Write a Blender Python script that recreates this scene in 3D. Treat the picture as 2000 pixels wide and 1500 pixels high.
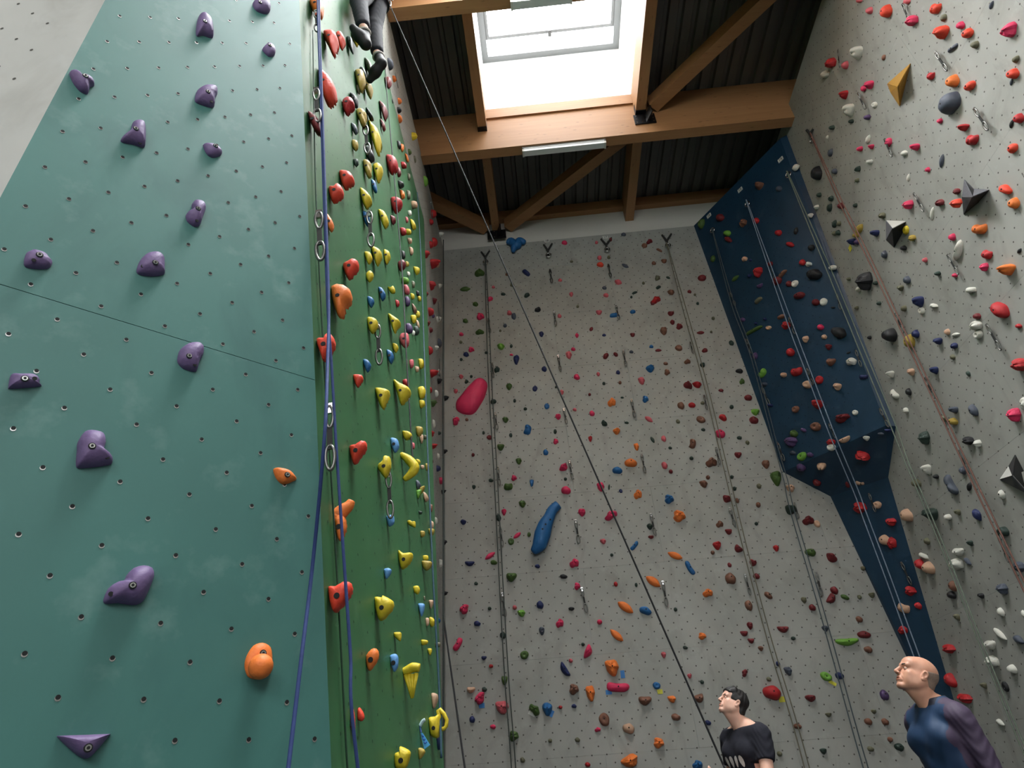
import bpy, bmesh, math, random
import numpy as np
from mathutils import Vector, Matrix
from mathutils.geometry import tessellate_polygon

for o in list(bpy.data.objects):
    bpy.data.objects.remove(o)
SC = bpy.context.scene
COL = SC.collection

# ------------------------------------------------------------------ camera
# world axes: X along the far wall, Y into the hall, Z up, metres
F_PX = 1257.25                     # focal length for a 2000 px wide frame
RW = np.array([[0.99523392, -0.0915529, -0.03357847],
               [0.07724503, 0.52996806, 0.84449219],
               [-0.05952019, -0.84306104, 0.5345142]])   # camera (right, down, forward) -> world
CAM = np.array([0.0, 0.0, 1.25])
cam_data = bpy.data.cameras.new('camera')
cam_data.sensor_width = 36.0
cam_data.lens = F_PX / 2000 * 36.0
cam_data.clip_start = 0.05
cam = bpy.data.objects.new('camera', cam_data)
COL.objects.link(cam)
m = Matrix.Identity(4)
for i in range(3):
    m[i][0], m[i][1], m[i][2], m[i][3] = RW[i][0], -RW[i][1], -RW[i][2], CAM[i]
cam.matrix_world = m
SC.camera = cam

# ------------------------------------------------------------------ world, exposure
world = bpy.data.worlds.new('overcast')
SC.world = world
world.use_nodes = True
world.node_tree.nodes['Background'].inputs[0].default_value = (0.86, 0.93, 1.0, 1)
world.node_tree.nodes['Background'].inputs[1].default_value = 1.0
SC.view_settings.view_transform = 'Standard'
SC.view_settings.look = 'None'
SC.view_settings.exposure = EXPOSURE = 0.0
SC.view_settings.gamma = 1.0
SC.view_settings.use_curve_mapping = False
SC.cycles.use_denoising = True
SC.cycles.max_bounces = 6
SC.cycles.diffuse_bounces = 3
SC.cycles.glossy_bounces = 2
SC.cycles.caustics_reflective = False
SC.cycles.caustics_refractive = False
SC.cycles.use_adaptive_sampling = True
SC.cycles.adaptive_threshold = 0.06
SC.cycles.adaptive_min_samples = 16
SC.cycles.use_light_tree = False
SC.cycles.sample_clamp_indirect = 8.0
SKY_POWER = [13.0, 76.0, 64.0, 18.0, 10.0]   # overcast sky seen through the frosted roof lights, far one first
FILL_POWER = 6.5                  # unseen glazing added behind the viewpoint as frontal fill


# ------------------------------------------------------------------ helpers
def ray(px, py):
    v = RW @ np.array([px - 1000.0, py - 750.0, F_PX])
    return v


def on_plane(px, py, n, o):
    r = ray(px, py)
    n = np.asarray(n, float)
    t = n @ (np.asarray(o, float) - CAM) / (n @ r)
    return CAM + t * r


def depth(P):
    return float((np.asarray(P) - CAM) @ RW[:, 2])


def at_depth(px, py, zc):
    return CAM + RW @ np.array([(px - 1000) / F_PX * zc, (py - 750) / F_PX * zc, zc])


def to_px(P):
    v = RW.T @ (np.asarray(P, float) - CAM)
    return 1000 + F_PX * v[0] / v[2], 750 + F_PX * v[1] / v[2]


def lin(c):
    return tuple(((x / 255) / 12.92 if x <= 10.31 else ((x / 255 + 0.055) / 1.055) ** 2.4) for x in c)


def link(o, parent=None):
    COL.objects.link(o)
    if parent is not None:
        o.parent = parent
    return o


def mesh_obj(name, verts, faces, mat=None, parent=None, smooth=False):
    me = bpy.data.meshes.new(name)
    me.from_pydata([tuple(map(float, v)) for v in verts], [], faces)
    me.update()
    if smooth:
        me.polygons.foreach_set('use_smooth', [True] * len(me.polygons))
    if mat is not None:
        me.materials.append(mat)
    return link(bpy.data.objects.new(name, me), parent)


def tag(o, label=None, cat=None, group=None, kind=None):
    if label:
        o['label'] = label
    if cat:
        o['category'] = cat
    if group:
        o['group'] = group
    if kind:
        o['kind'] = kind
    return o


def empty(name, loc=(0, 0, 0), parent=None):
    e = bpy.data.objects.new(name, None)
    e.empty_display_size = 0.05
    e.location = tuple(map(float, loc))
    return link(e, parent)


class MB:
    """collects simple solids for one mesh"""
    def __init__(self):
        self.v, self.f = [], []

    def add(self, verts, faces):
        b = len(self.v)
        self.v += [tuple(map(float, x)) for x in verts]
        self.f += [tuple(b + i for i in fc) for fc in faces]
        return self

    def box(self, a, b):
        (x0, y0, z0), (x1, y1, z1) = a, b
        return self.add([(x0, y0, z0), (x1, y0, z0), (x1, y1, z0), (x0, y1, z0), (x0, y0, z1), (x1, y0, z1), (x1, y1, z1), (x0, y1, z1)],
                        [(3, 2, 1, 0), (4, 5, 6, 7), (0, 1, 5, 4), (1, 2, 6, 5), (2, 3, 7, 6), (3, 0, 4, 7)])

    def bar(self, p, q, w, h, up=(0, 0, 1)):
        """rectangular bar from p to q, w across, h along up"""
        p, q = np.array(p, float), np.array(q, float)
        d = (q - p) / np.linalg.norm(q - p)
        s = np.cross(d, up); s /= np.linalg.norm(s)
        u = np.cross(s, d)
        vs = []
        for c in (p, q):
            for a, b in ((-1, -1), (1, -1), (1, 1), (-1, 1)):
                vs.append(c + s * a * w / 2 + u * b * h / 2)
        return self.add(vs, [(3, 2, 1, 0), (4, 5, 6, 7), (0, 1, 5, 4), (1, 2, 6, 5), (2, 3, 7, 6), (3, 0, 4, 7)])

    def tube(self, pts, r, n=6, closed=False, caps=True):
        pts = [np.array(p, float) for p in pts]
        N = len(pts)
        rr = r if hasattr(r, '__len__') else [r] * N
        rings = []
        prev = None
        for i, p in enumerate(pts):
            a = pts[(i - 1) % N] if (closed or i > 0) else p
            b = pts[(i + 1) % N] if (closed or i < N - 1) else p
            d = b - a
            d /= np.linalg.norm(d) + 1e-12
            if prev is None:
                ref = np.array([0, 0, 1.0]) if abs(d[2]) < 0.9 else np.array([1.0, 0, 0])
                s = np.cross(d, ref)
            else:
                s = prev - d * (prev @ d)
            s /= np.linalg.norm(s) + 1e-12
            prev = s
            t = np.cross(d, s)
            rings.append([p + rr[i] * (math.cos(2 * math.pi * k / n) * s + math.sin(2 * math.pi * k / n) * t) for k in range(n)])
        fs = []
        M = N if closed else N - 1
        for i in range(M):
            j = (i + 1) % N
            for k in range(n):
                l = (k + 1) % n
                fs.append((i * n + k, i * n + l, j * n + l, j * n + k))
        if caps and not closed:
            fs.append(tuple(range(n - 1, -1, -1)))
            fs.append(tuple((N - 1) * n + k for k in range(n)))
        return self.add([v for rg in rings for v in rg], fs)

    def disc(self, c, nrm, r, h=0.0, n=8, r2=None):
        """short cylinder / cone frustum on c along nrm"""
        c, d = np.array(c, float), np.array(nrm, float)
        d = d / np.linalg.norm(d)
        ref = np.array([0, 0, 1.0]) if abs(d[2]) < 0.9 else np.array([1.0, 0, 0])
        s = np.cross(ref, d); s /= np.linalg.norm(s)
        t = np.cross(d, s)
        r2 = r if r2 is None else r2
        ang = [2 * math.pi * k / n for k in range(n)]
        if h == 0:
            return self.add([c + r * (math.cos(a) * s + math.sin(a) * t) for a in ang], [tuple(range(n))])
        lo = [c + r * (math.cos(a) * s + math.sin(a) * t) for a in ang]
        hi = [c + d * h + r2 * (math.cos(a) * s + math.sin(a) * t) for a in ang]
        return self.add(lo + hi, [tuple(range(n, 2 * n)), tuple(range(n - 1, -1, -1))] + [(k, (k + 1) % n, n + (k + 1) % n, n + k) for k in range(n)])

    def build(self, name, mat=None, parent=None, smooth=False):
        return mesh_obj(name, self.v, self.f, mat, parent, smooth)


# ------------------------------------------------------------------ materials
def new_mat(name):
    mt = bpy.data.materials.new(name)
    mt.use_nodes = True
    nt = mt.node_tree
    return mt, nt, nt.nodes['Principled BSDF']


def plain(name, rgb, rough=0.5, metal=0.0, var=0.0, vscale=8.0, bump=0.0, bscale=60.0, spec=None, coat=0.0):
    mt, nt, bs = new_mat(name)
    c = lin(rgb)
    bs.inputs['Base Color'].default_value = (*c, 1)
    bs.inputs['Roughness'].default_value = rough
    bs.inputs['Metallic'].default_value = metal
    if spec is not None:
        bs.inputs['Specular IOR Level'].default_value = spec
    tc = nt.nodes.new('ShaderNodeTexCoord')
    if var:
        no = nt.nodes.new('ShaderNodeTexNoise')
        no.inputs['Scale'].default_value = vscale
        no.inputs['Detail'].default_value = 5
        nt.links.new(tc.outputs['Object'], no.inputs['Vector'])
        mx = nt.nodes.new('ShaderNodeMix'); mx.data_type = 'RGBA'
        mx.inputs[6].default_value = (*[x * (1 - var) for x in c], 1)
        mx.inputs[7].default_value = (*[min(1, x * (1 + var)) for x in c], 1)
        nt.links.new(no.outputs['Fac'], mx.inputs[0])
        nt.links.new(mx.outputs[2], bs.inputs['Base Color'])
    if bump:
        n2 = nt.nodes.new('ShaderNodeTexNoise')
        n2.inputs['Scale'].default_value = bscale
        n2.inputs['Detail'].default_value = 3
        nt.links.new(tc.outputs['Object'], n2.inputs['Vector'])
        bp = nt.nodes.new('ShaderNodeBump')
        bp.inputs['Strength'].default_value = bump
        bp.inputs['Distance'].default_value = 0.01
        nt.links.new(n2.outputs['Fac'], bp.inputs['Height'])
        nt.links.new(bp.outputs['Normal'], bs.inputs['Normal'])
    return mt


def wall_mat(name, rgb, dirt, chalk, rough=0.6, scale=0.9, chalk_amt=0.35, bump=0.12, spec=0.5):
    """sand-painted plywood: cloudy tone, rubber smears, chalk patches, grit relief"""
    mt, nt, bs = new_mat(name)
    N, L = nt.nodes.new, nt.links.new
    ge = N('ShaderNodeNewGeometry')

    def noise(sc, det=6, dist=0.0, stretch=None):
        n = N('ShaderNodeTexNoise')
        n.inputs['Scale'].default_value = sc
        n.inputs['Detail'].default_value = det
        n.inputs['Roughness'].default_value = 0.6
        n.inputs['Distortion'].default_value = dist
        if stretch:
            mp = N('ShaderNodeMapping'); mp.inputs['Scale'].default_value = stretch
            L(ge.outputs['Position'], mp.inputs['Vector']); L(mp.outputs['Vector'], n.inputs['Vector'])
        else:
            L(ge.outputs['Position'], n.inputs['Vector'])
        return n.outputs['Fac']

    def ramp(fac, a, b, va=0.0, vb=1.0):
        r = N('ShaderNodeMapRange')
        r.inputs['From Min'].default_value = a; r.inputs['From Max'].default_value = b
        r.inputs['To Min'].default_value = va; r.inputs['To Max'].default_value = vb
        L(fac, r.inputs['Value'])
        return r.outputs['Result']

    def mix(fac, c1, c2):
        x = N('ShaderNodeMix'); x.data_type = 'RGBA'
        if hasattr(fac, 'links') or not isinstance(fac, float):
            L(fac, x.inputs[0])
        else:
            x.inputs[0].default_value = fac
        for s, c in ((6, c1), (7, c2)):
            if isinstance(c, tuple):
                x.inputs[s].default_value = (*c, 1)
            else:
                L(c, x.inputs[s])
        return x.outputs[2]
    base = lin(rgb)
    c = mix(ramp(noise(scale, 3), 0.3, 0.7), tuple(x * 0.86 for x in base), tuple(min(1, x * 1.1) for x in base))
    c = mix(ramp(noise(scale * 3.1, 4, 0.8, (1, 1, 0.55)), 0.52, 0.75, 0.0, 0.5), c, lin(dirt))
    c = mix(ramp(noise(scale * 5.3, 5), 0.58, 0.78, 0.0, chalk_amt), c, lin(chalk))
    L(c, bs.inputs['Base Color'])
    bs.inputs['Roughness'].default_value = rough
    bs.inputs['Specular IOR Level'].default_value = spec
    return mt


def wood_mat(name, rgb, rgb2, rough=0.55, axis='x'):
    mt, nt, bs = new_mat(name)
    N, L = nt.nodes.new, nt.links.new
    tc = N('ShaderNodeTexCoord')
    mp = N('ShaderNodeMapping')
    mp.inputs['Scale'].default_value = {'x': (0.5, 9, 9), 'y': (9, 0.5, 9)}[axis]
    L(tc.outputs['Object'], mp.inputs['Vector'])
    n = N('ShaderNodeTexNoise'); n.inputs['Scale'].default_value = 2.2; n.inputs['Detail'].default_value = 7
    n.inputs['Distortion'].default_value = 0.4
    L(mp.outputs['Vector'], n.inputs['Vector'])
    mp2 = N('ShaderNodeMapping')
    mp2.inputs['Scale'].default_value = {'x': (3.5, 12, 12), 'y': (12, 3.5, 12)}[axis]
    L(tc.outputs['Object'], mp2.inputs['Vector'])
    n2 = N('ShaderNodeTexVoronoi'); n2.inputs['Scale'].default_value = 1.0
    L(mp2.outputs['Vector'], n2.inputs['Vector'])
    r = N('ShaderNodeMapRange'); r.inputs['From Min'].default_value = 0.05; r.inputs['From Max'].default_value = 0.16
    r.inputs['To Min'].default_value = 0.55; r.inputs['To Max'].default_value = 0.0
    L(n2.outputs['Distance'], r.inputs['Value'])
    x = N('ShaderNodeMix'); x.data_type = 'RGBA'
    x.inputs[6].default_value = (*lin(rgb), 1); x.inputs[7].default_value = (*lin(rgb2), 1)
    L(n.outputs['Fac'], x.inputs[0])
    y = N('ShaderNodeMix'); y.data_type = 'RGBA'
    L(r.outputs['Result'], y.inputs[0]); L(x.outputs[2], y.inputs[6]); y.inputs[7].default_value = (*lin(tuple(v * 0.55 for v in rgb2)), 1)
    L(y.outputs[2], bs.inputs['Base Color'])
    bs.inputs['Roughness'].default_value = rough
    return mt


def glow(name, rgb, power):
    mt = bpy.data.materials.new(name)
    mt.use_nodes = True
    nt = mt.node_tree
    nt.nodes.clear()
    e = nt.nodes.new('ShaderNodeEmission')
    e.inputs['Color'].default_value = (*rgb, 1)
    e.inputs['Strength'].default_value = power
    o = nt.nodes.new('ShaderNodeOutputMaterial')
    nt.links.new(e.outputs[0], o.inputs[0])
    return mt


M_GREY = wall_mat('grey_wall_paint', (156, 156, 149), (118, 117, 108), (184, 186, 183), rough=0.62, chalk_amt=0.3)
M_GREY_LIT = wall_mat('grey_wall_lit_tone', (188, 188, 182), (150, 148, 140), (208, 210, 207), rough=0.62, chalk_amt=0.3)  # grey wall tone lightened: stronger light on the tower front put into the colour
M_TEAL = wall_mat('teal_wall_paint', (66, 118, 110), (43, 90, 87), (136, 168, 160), rough=0.52, chalk_amt=0.35)
M_GREEN = wall_mat('green_wall_paint', (46, 100, 58), (34, 78, 48), (104, 146, 112), rough=0.5, chalk_amt=0.25)
M_BLUE = wall_mat('blue_wall_paint', (24, 55, 78), (15, 37, 56), (76, 96, 112), rough=0.45, chalk_amt=0.3)
M_PLASTER = plain('white_plaster', (198, 195, 186), 0.8, var=0.05, vscale=2)
M_WOOD = wood_mat('glulam_wood', (172, 128, 86), (148, 104, 66), axis='x')
M_WOODY = wood_mat('rafter_wood', (176, 132, 90), (152, 108, 70), axis='y')
M_DECK = plain('dark_steel_deck', (92, 90, 86), 0.5, metal=0.0, var=0.15, vscale=3)
M_SHAFT = plain('white_shaft_lining', (238, 238, 236), 0.7, var=0.02)
M_PANE = [glow('frosted_roof_light_%d' % k, (0.95, 0.98, 1.0), v) for k, v in enumerate(SKY_POWER)]
M_FILL_GLAZE = glow('fill_glazing', (0.95, 0.98, 1.0), FILL_POWER)
M_SHELL = plain('dark_shell_paint', (84, 84, 82), 0.8, var=0.06, vscale=2)
M_FLOOR = plain('blue_grey_mat', (70, 74, 80), 0.75, var=0.1, vscale=3, bump=0.1)
M_STEEL = plain('black_steel', (30, 30, 32), 0.4, metal=0.6)
M_CHROME = plain('bright_steel', (190, 190, 188), 0.25, metal=1.0)
M_HOLE = plain('dark_hole', (12, 14, 14), 0.8)
M_HOLEG = plain('wall_hole', (78, 76, 70), 0.8)
# ------------------------------------------------------------------ the setting
XL, XR, YB, ZT = -1.65, 5.03, 10.0, 11.1       # climbing wall faces
ZD = 12.1                                      # underside of the roof deck
Y0, XW, XE = -7.2, -5.2, 5.45                  # building shell


def struct(o):
    o['kind'] = 'structure'
    return o


mb = MB(); mb.box((XW, Y0, -0.2), (XE, YB + 0.6, 0)); struct(mb.build('floor', M_FLOOR))
mb = MB(); mb.box((XW, YB + 0.12, 0), (XE, YB + 0.4, 14.2)); struct(mb.build('wall_far', M_PLASTER))
mb = MB(); mb.box((XE, Y0, 0), (XE + 0.25, YB + 0.4, 14.2)); struct(mb.build('wall_east', M_PLASTER))
mb = MB(); mb.box((XW - 0.25, Y0, 0), (XW, YB + 0.4, 14.2)); struct(mb.build('wall_west', M_PLASTER))
mb = MB(); mb.box((XW, Y0 - 0.25, 0), (XE, Y0, 14.2)); struct(mb.build('wall_rear', M_PLASTER))

# --- climbing walls made of plywood panels on a backing
def quad_wall(name, mat, P00, ux, uz, w, h, cw=2.5, rh=1.25, z_off=0.35, thick=0.02, gap=0.0016, shift=0.0):
    """wall rectangle: origin P00, along ux (w), up uz (h); panels 2.5 x 1.25 with fine joints"""
    P00, ux, uz = np.array(P00, float), np.array(ux, float), np.array(uz, float)
    n = np.cross(ux, uz)
    b = MB()
    vs = [P00 - n * thick, P00 - n * thick + ux * w, P00 - n * thick + ux * w + uz * h, P00 - n * thick + uz * h]
    b.add(vs + [v - n * 0.1 for v in vs], [(0, 1, 2, 3), (7, 6, 5, 4), (0, 4, 5, 1), (1, 5, 6, 2), (2, 6, 7, 3), (3, 7, 4, 0)])
    root = struct(b.build(name, mat))
    zs = [0.0] + [z_off + rh * k for k in range(40) if 0.05 < z_off + rh * k < h - 0.05] + [h]
    for r in range(len(zs) - 1):
        off = shift + (cw / 2 if r % 2 else 0)
        xs = [0.0] + [off + cw * k for k in range(-1, 20) if 0.05 < off + cw * k < w - 0.05] + [w]
        for c in range(len(xs) - 1):
            a0, a1, z0, z1 = xs[c] + gap / 2, xs[c + 1] - gap / 2, zs[r] + gap / 2, zs[r + 1] - gap / 2
            q = [P00 + ux * a + uz * z for a, z in ((a0, z0), (a1, z0), (a1, z1), (a0, z1))]
            p = MB()
            p.add([v - n * thick for v in q] + q, [(4, 5, 6, 7), (0, 1, 5, 4), (1, 2, 6, 5), (2, 3, 7, 6), (3, 0, 4, 7)])
            p.build('panel', mat, root)
    return root


def poly_wall(name, mat, pts, n, thick=0.1, parent=None):
    """planar polygon wall, front face as given (counter-clockwise seen from the front)"""
    n = np.array(n, float); n /= np.linalg.norm(n)
    pts = [np.array(p, float) for p in pts]
    N = len(pts)
    b = MB()
    b.add(pts + [p - n * thick for p in pts],
          [tuple(range(N)), tuple(range(2 * N - 1, N - 1, -1))] + [(i, N + i, N + (i + 1) % N, (i + 1) % N) for i in range(N)])
    return b.build(name, mat, parent)


def hole_grid(parent, mat, org, u, v, n, inside, step=0.2, r=0.007, ring=None, seg=6, name='bolt_holes'):
    """staggered grid of bolt holes over a wall: one joined part"""
    org, u, v, n = (np.array(a, float) for a in (org, u, v, n))
    b = MB(); rg = MB()
    for i in range(-80, 160):
        for j in range(-80, 160):
            if (i + j) % 2:
                continue
            a, c = i * step / 2, j * step / 2
            if not inside(a, c):
                continue
            p = org + u * a + v * c
            b.disc(p + n * (0.0016 if ring else 0.001), n, r, 0, seg)
            if ring:
                rg.disc(p + n * 0.0002 - np.array([0, 0, 0.0025]), n, r * 1.22, 0.001, 10)
    o = b.build(name, mat, parent); o['kind'] = 'stuff'
    if ring:
        o2 = rg.build('bolt_hole_rims', ring, parent); o2['kind'] = 'stuff'
    return o


WB = quad_wall('wall_back', M_GREY, (XL, YB, 0), (1, 0, 0), (0, 0, 1), XR - XL, ZT, shift=0.9)
hole_grid(WB, M_HOLEG, (XL + 0.07, YB, 0.1), (1, 0, 0), (0, 0, 1), (0, -1, 0),
          lambda a, c: 0 < a < 6.6 and 0.3 < c < 10.95, r=0.011)
WR = quad_wall('wall_right', M_GREY, (XR, YB, 0), (0, -1, 0), (0, 0, 1), 15.5, 11.4, shift=1.3)
hole_grid(WR, M_HOLEG, (XR, YB, 0.1), (0, -1, 0), (0, 0, 1), (-1, 0, 0),
          lambda a, c: 0.1 < a < 8.6 and 0.3 < c < 11.2, r=0.010)
WL = quad_wall('wall_left', M_GREY, (XL, 1.48, 0), (0, 1, 0), (0, 0, 1), YB - 1.48, ZT, shift=0.6)
hole_grid(WL, M_HOLEG, (XL, 4.5, 0.1), (0, 1, 0), (0, 0, 1), (1, 0, 0), lambda a, c: 0 < a < 5.4 and 0.3 < c < 10.9, r=0.011)

# tower by the camera: grey front, teal chamfer, green leaning face
TO, TN = np.array([-1.1411, 1.8666, 1.7248]), np.array([0.67107, -0.74140, 0.0])
TU = np.array([0.74140, 0.67107, 0.0])         # along the teal face, to the right
A0 = (-1.712, 1.3499)


def e1(z):
    x = -0.724 - 0.1095 * (z - 1.345)
    x = max(x, -1.66)
    return np.array([x, 1.8666 + 0.90514 * (x + 1.1411), z])


def gx(z):
    return -0.724 - 0.1095 * (z - 1.345)


def e2(z):
    return np.array([gx(z), 3.76 + 0.42 * z, z])


GN = np.array([1, 0, 0.1095]); GN /= np.linalg.norm(GN)
GO = e1(1.345)
ZG = 9.8
ZS = 2.69                                       # joint in the teal face
g = 0.0012
WT = struct(poly_wall('wall_teal', M_TEAL, [(*A0, 0) - TN * 0.02, e1(0) - TN * 0.02, e1(ZG) - TN * 0.02, np.array((-1.66, 1.397, ZT)) - TN * 0.02, (*A0, ZT) - TN * 0.02], TN))


def teal_panel(z0, z1):
    a = np.array([*A0, 0])
    return poly_wall('panel', M_TEAL, [a + [0, 0, z0], e1(z0), e1(z1), a + [0, 0, z1]], TN, 0.02, WT)


teal_panel(0.0, ZS - g)
teal_panel(ZS + g, 2 * ZS - g)
teal_panel(2 * ZS + g, 3 * ZS - g)
teal_panel(3 * ZS + g, ZG)
holes_T = lambda a, c: (0.05 < (TO + TU * a)[0] - A0[0] + 0.0) and c + TO[2] > 0.1 and c + TO[2] < 7.5 and (TO + TU * a)[0] < e1(c + TO[2])[0] - 0.03
hole_grid(WT, M_HOLE, TO, TU, (0, 0, 1), TN, holes_T, r=0.0062, ring=M_CHROME, seg=10)
GF = struct(poly_wall('wall_tower_front', M_GREY_LIT, [(-4.9, A0[1], 0), (*A0, 0), (*A0, ZT), (-4.9, A0[1], ZT)], (0, -1, 0)))
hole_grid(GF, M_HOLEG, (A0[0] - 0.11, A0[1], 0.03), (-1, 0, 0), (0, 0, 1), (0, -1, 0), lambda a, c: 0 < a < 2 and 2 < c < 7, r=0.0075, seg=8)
WG = struct(poly_wall('wall_green', M_GREEN, [e1(0), e2(0), e2(ZG), e1(ZG)], GN, 0.06))
struct(poly_wall('wall_green_end', M_GREEN, [e2(0), np.array([XL, 4.9, 0]), e2(ZG)], (0.7, 0.7, 0.1), 0.02))
GU = np.array([0, 1.0, 0]); GV = np.array([-0.1095, 0, 1.0]); GV /= np.linalg.norm(GV)
M_HOLEN = plain('green_wall_hole', (24, 60, 36), 0.7)
hole_grid(WG, M_HOLEN, GO, GU, GV, GN, lambda a, c: (GO + GV * c)[2] > 0.1 and (GO + GV * c)[2] < 9.6 and e1((GO + GV * c)[2])[1] + 0.06 < GO[1] + a < e2((GO + GV * c)[2])[1] - 0.06, r=0.0065)

# blue corner pillar
BTL, BBL = np.array([3.67, YB, ZT]), np.array([3.93, YB, 5.40])
BTR, BBR = np.array([4.93, 7.99, ZT]), np.array([4.93, 8.44, 5.32])
STR, SBR = np.array([XR, 7.93, ZT]), np.array([XR, 8.40, 5.28])
CLT, CRT = np.array([4.54, YB, 4.92]), np.array([XR, 9.09, 4.80])
CLB, CRB = np.array([5.02, YB, 0.7]), np.array([XR, 9.86, 0.7])


def nrm(a, b, c):
    n = np.cross(np.array(b) - a, np.array(c) - a)
    return n / np.linalg.norm(n)


UN = nrm(BTL, BBL, BBR)
# keep the big face planar: slide the lower right corner onto the plane of the other three
UN = nrm(BTL, BBL, BTR)
BBR = BBR - UN * (UN @ (BBR - BTL))
WU = struct(poly_wall('wall_blue', M_BLUE, [BTL, BBL, BBR, BTR], UN, 0.03))
struct(poly_wall('wall_blue_side', M_BLUE, [BTR, BBR, SBR, STR], nrm(BTR, BBR, SBR), 0.01))
VN = nrm(BBL, CLT, BBR)
b = MB(); b.add([BBL, CLT, CRT, SBR, BBR], [(0, 1, 4), (1, 2, 4), (2, 3, 4)]); WV = struct(b.build('wall_blue_underside', M_BLUE))
CN = nrm(CLT, CLB, CRT)
b = MB(); b.add([CLT, CLB, CRB, CRT], [(0, 1, 2, 3)]); WC = struct(b.build('wall_blue_foot', M_BLUE))
UU = (BBR - BBL) / np.linalg.norm(BBR - BBL); UV = np.cross(UN, UU)
M_HOLEB = plain('blue_wall_hole', (10, 24, 44), 0.8)
hole_grid(WU, M_HOLEB, BBL, UU, UV, UN, lambda a, c: 0.1 < a < 1.6 and 0.1 < c < 5.6, r=0.009)

# --- roof: beams, rafters, deck, roof lights
BEAMS = [7.6, 5.0, 2.4, -0.2, -2.8, -5.4]
for k, y in enumerate(BEAMS):
    b = MB(); b.box((XW, y - 0.1, 11.02), (XE, y + 0.1, ZD))
    o = b.build('roof_beam' if k < 2 else 'trim_beam_%d' % k, M_WOOD)
    if k > 1:
        struct(o)
        continue
    tag(o, ['broad glulam roof beam below the roof light carrying a bolted steel plate',
            'broad glulam roof beam at the top edge above the roof light'][k],
        'beam', 'glulam roof beams')
OPEN = [(5.1, 7.5), (2.5, 4.9), (-0.1, 2.3), (-2.7, -0.3), (-5.3, -2.9)]          # bays with roof lights
RX = [(-0.59, -0.43), (2.30, 2.48)]
edges = [YB + 0.12] + [y for y in BEAMS] + [Y0]
for k in range(len(edges) - 1):
    ya = edges[k] - (0.1 if k else 0); yb = edges[k + 1] + (0.1 if k + 1 < len(edges) - 1 else 0)
    if k > 1:
        continue
    for s, (xa, xb) in enumerate(RX):
        b = MB(); b.box((xa, yb, 11.55), (xb, ya, ZD))
        o = b.build('rafter', M_WOODY)
        where = ['between the far wall and the roof beam', 'beside the roof light', 'over the front bay above the viewpoint'][k]
        tag(o, ('left' if s == 0 else 'right') + ' square timber rafter ' + where, 'rafter', 'timber rafters')
        if k < 2:   # steel hanger shoe at the beam
            h = MB(); h.box((xa - 0.006, (7.5 if k == 1 else 7.7) - (0.09 if k == 1 else 0), 11.53), (xb + 0.006, (7.5 if k == 1 else 7.79), 11.72))
            h.build('hanger_shoe', M_STEEL, o)
b = MB(); b.box((XW, YB - 0.02, 11.86), (XE, YB + 0.12, ZD)); tag(b.build('wall_plate', M_WOOD), 'timber plate along the top of the far wall under the deck', 'beam')


def corrugated(b, x0, x1, y0, y1, pitch=0.25, d=0.06):
    xs, zs = [], []
    x = x0
    while x < x1 - 1e-6:
        for t, z in ((0, 0), (0.14, 0), (0.165, d), (0.225, d)):
            if x + t < x1:
                xs.append(x + t); zs.append(ZD + z)
        x += pitch
    xs.append(x1); zs.append(ZD)
    n = len(xs)
    b.add([(xs[i], y0, zs[i]) for i in range(n)] + [(xs[i], y1, zs[i]) for i in range(n)],
          [(i, i + 1, n + i + 1, n + i) for i in range(n - 1)])


dk = MB()
for x0, x1 in ((XW, -0.45), (2.33, XE)):
    corrugated(dk, x0, x1, Y0, YB + 0.15)
ys = [YB + 0.15] + [v for a, c in OPEN for v in (c, a)] + [Y0]
for k in range(0, len(ys), 2):
    corrugated(dk, -0.45, 2.33, ys[k + 1], ys[k])
struct(dk.build('ceiling', M_DECK))
top = MB(); top.box((XW, Y0, ZD + 0.1), (-0.6, YB + 0.3, ZD + 0.16)); top.box((2.5, Y0, ZD + 0.1), (XE, YB + 0.3, ZD + 0.16))
for k in range(0, len(ys), 2):
    top.box((-0.6, ys[k + 1] + (0.05 if k + 1 < len(ys) - 1 else 0), ZD + 0.1), (2.5, ys[k] - (0.05 if k else 0), ZD + 0.16))
struct(top.build('roof_slab', M_DECK))

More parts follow.
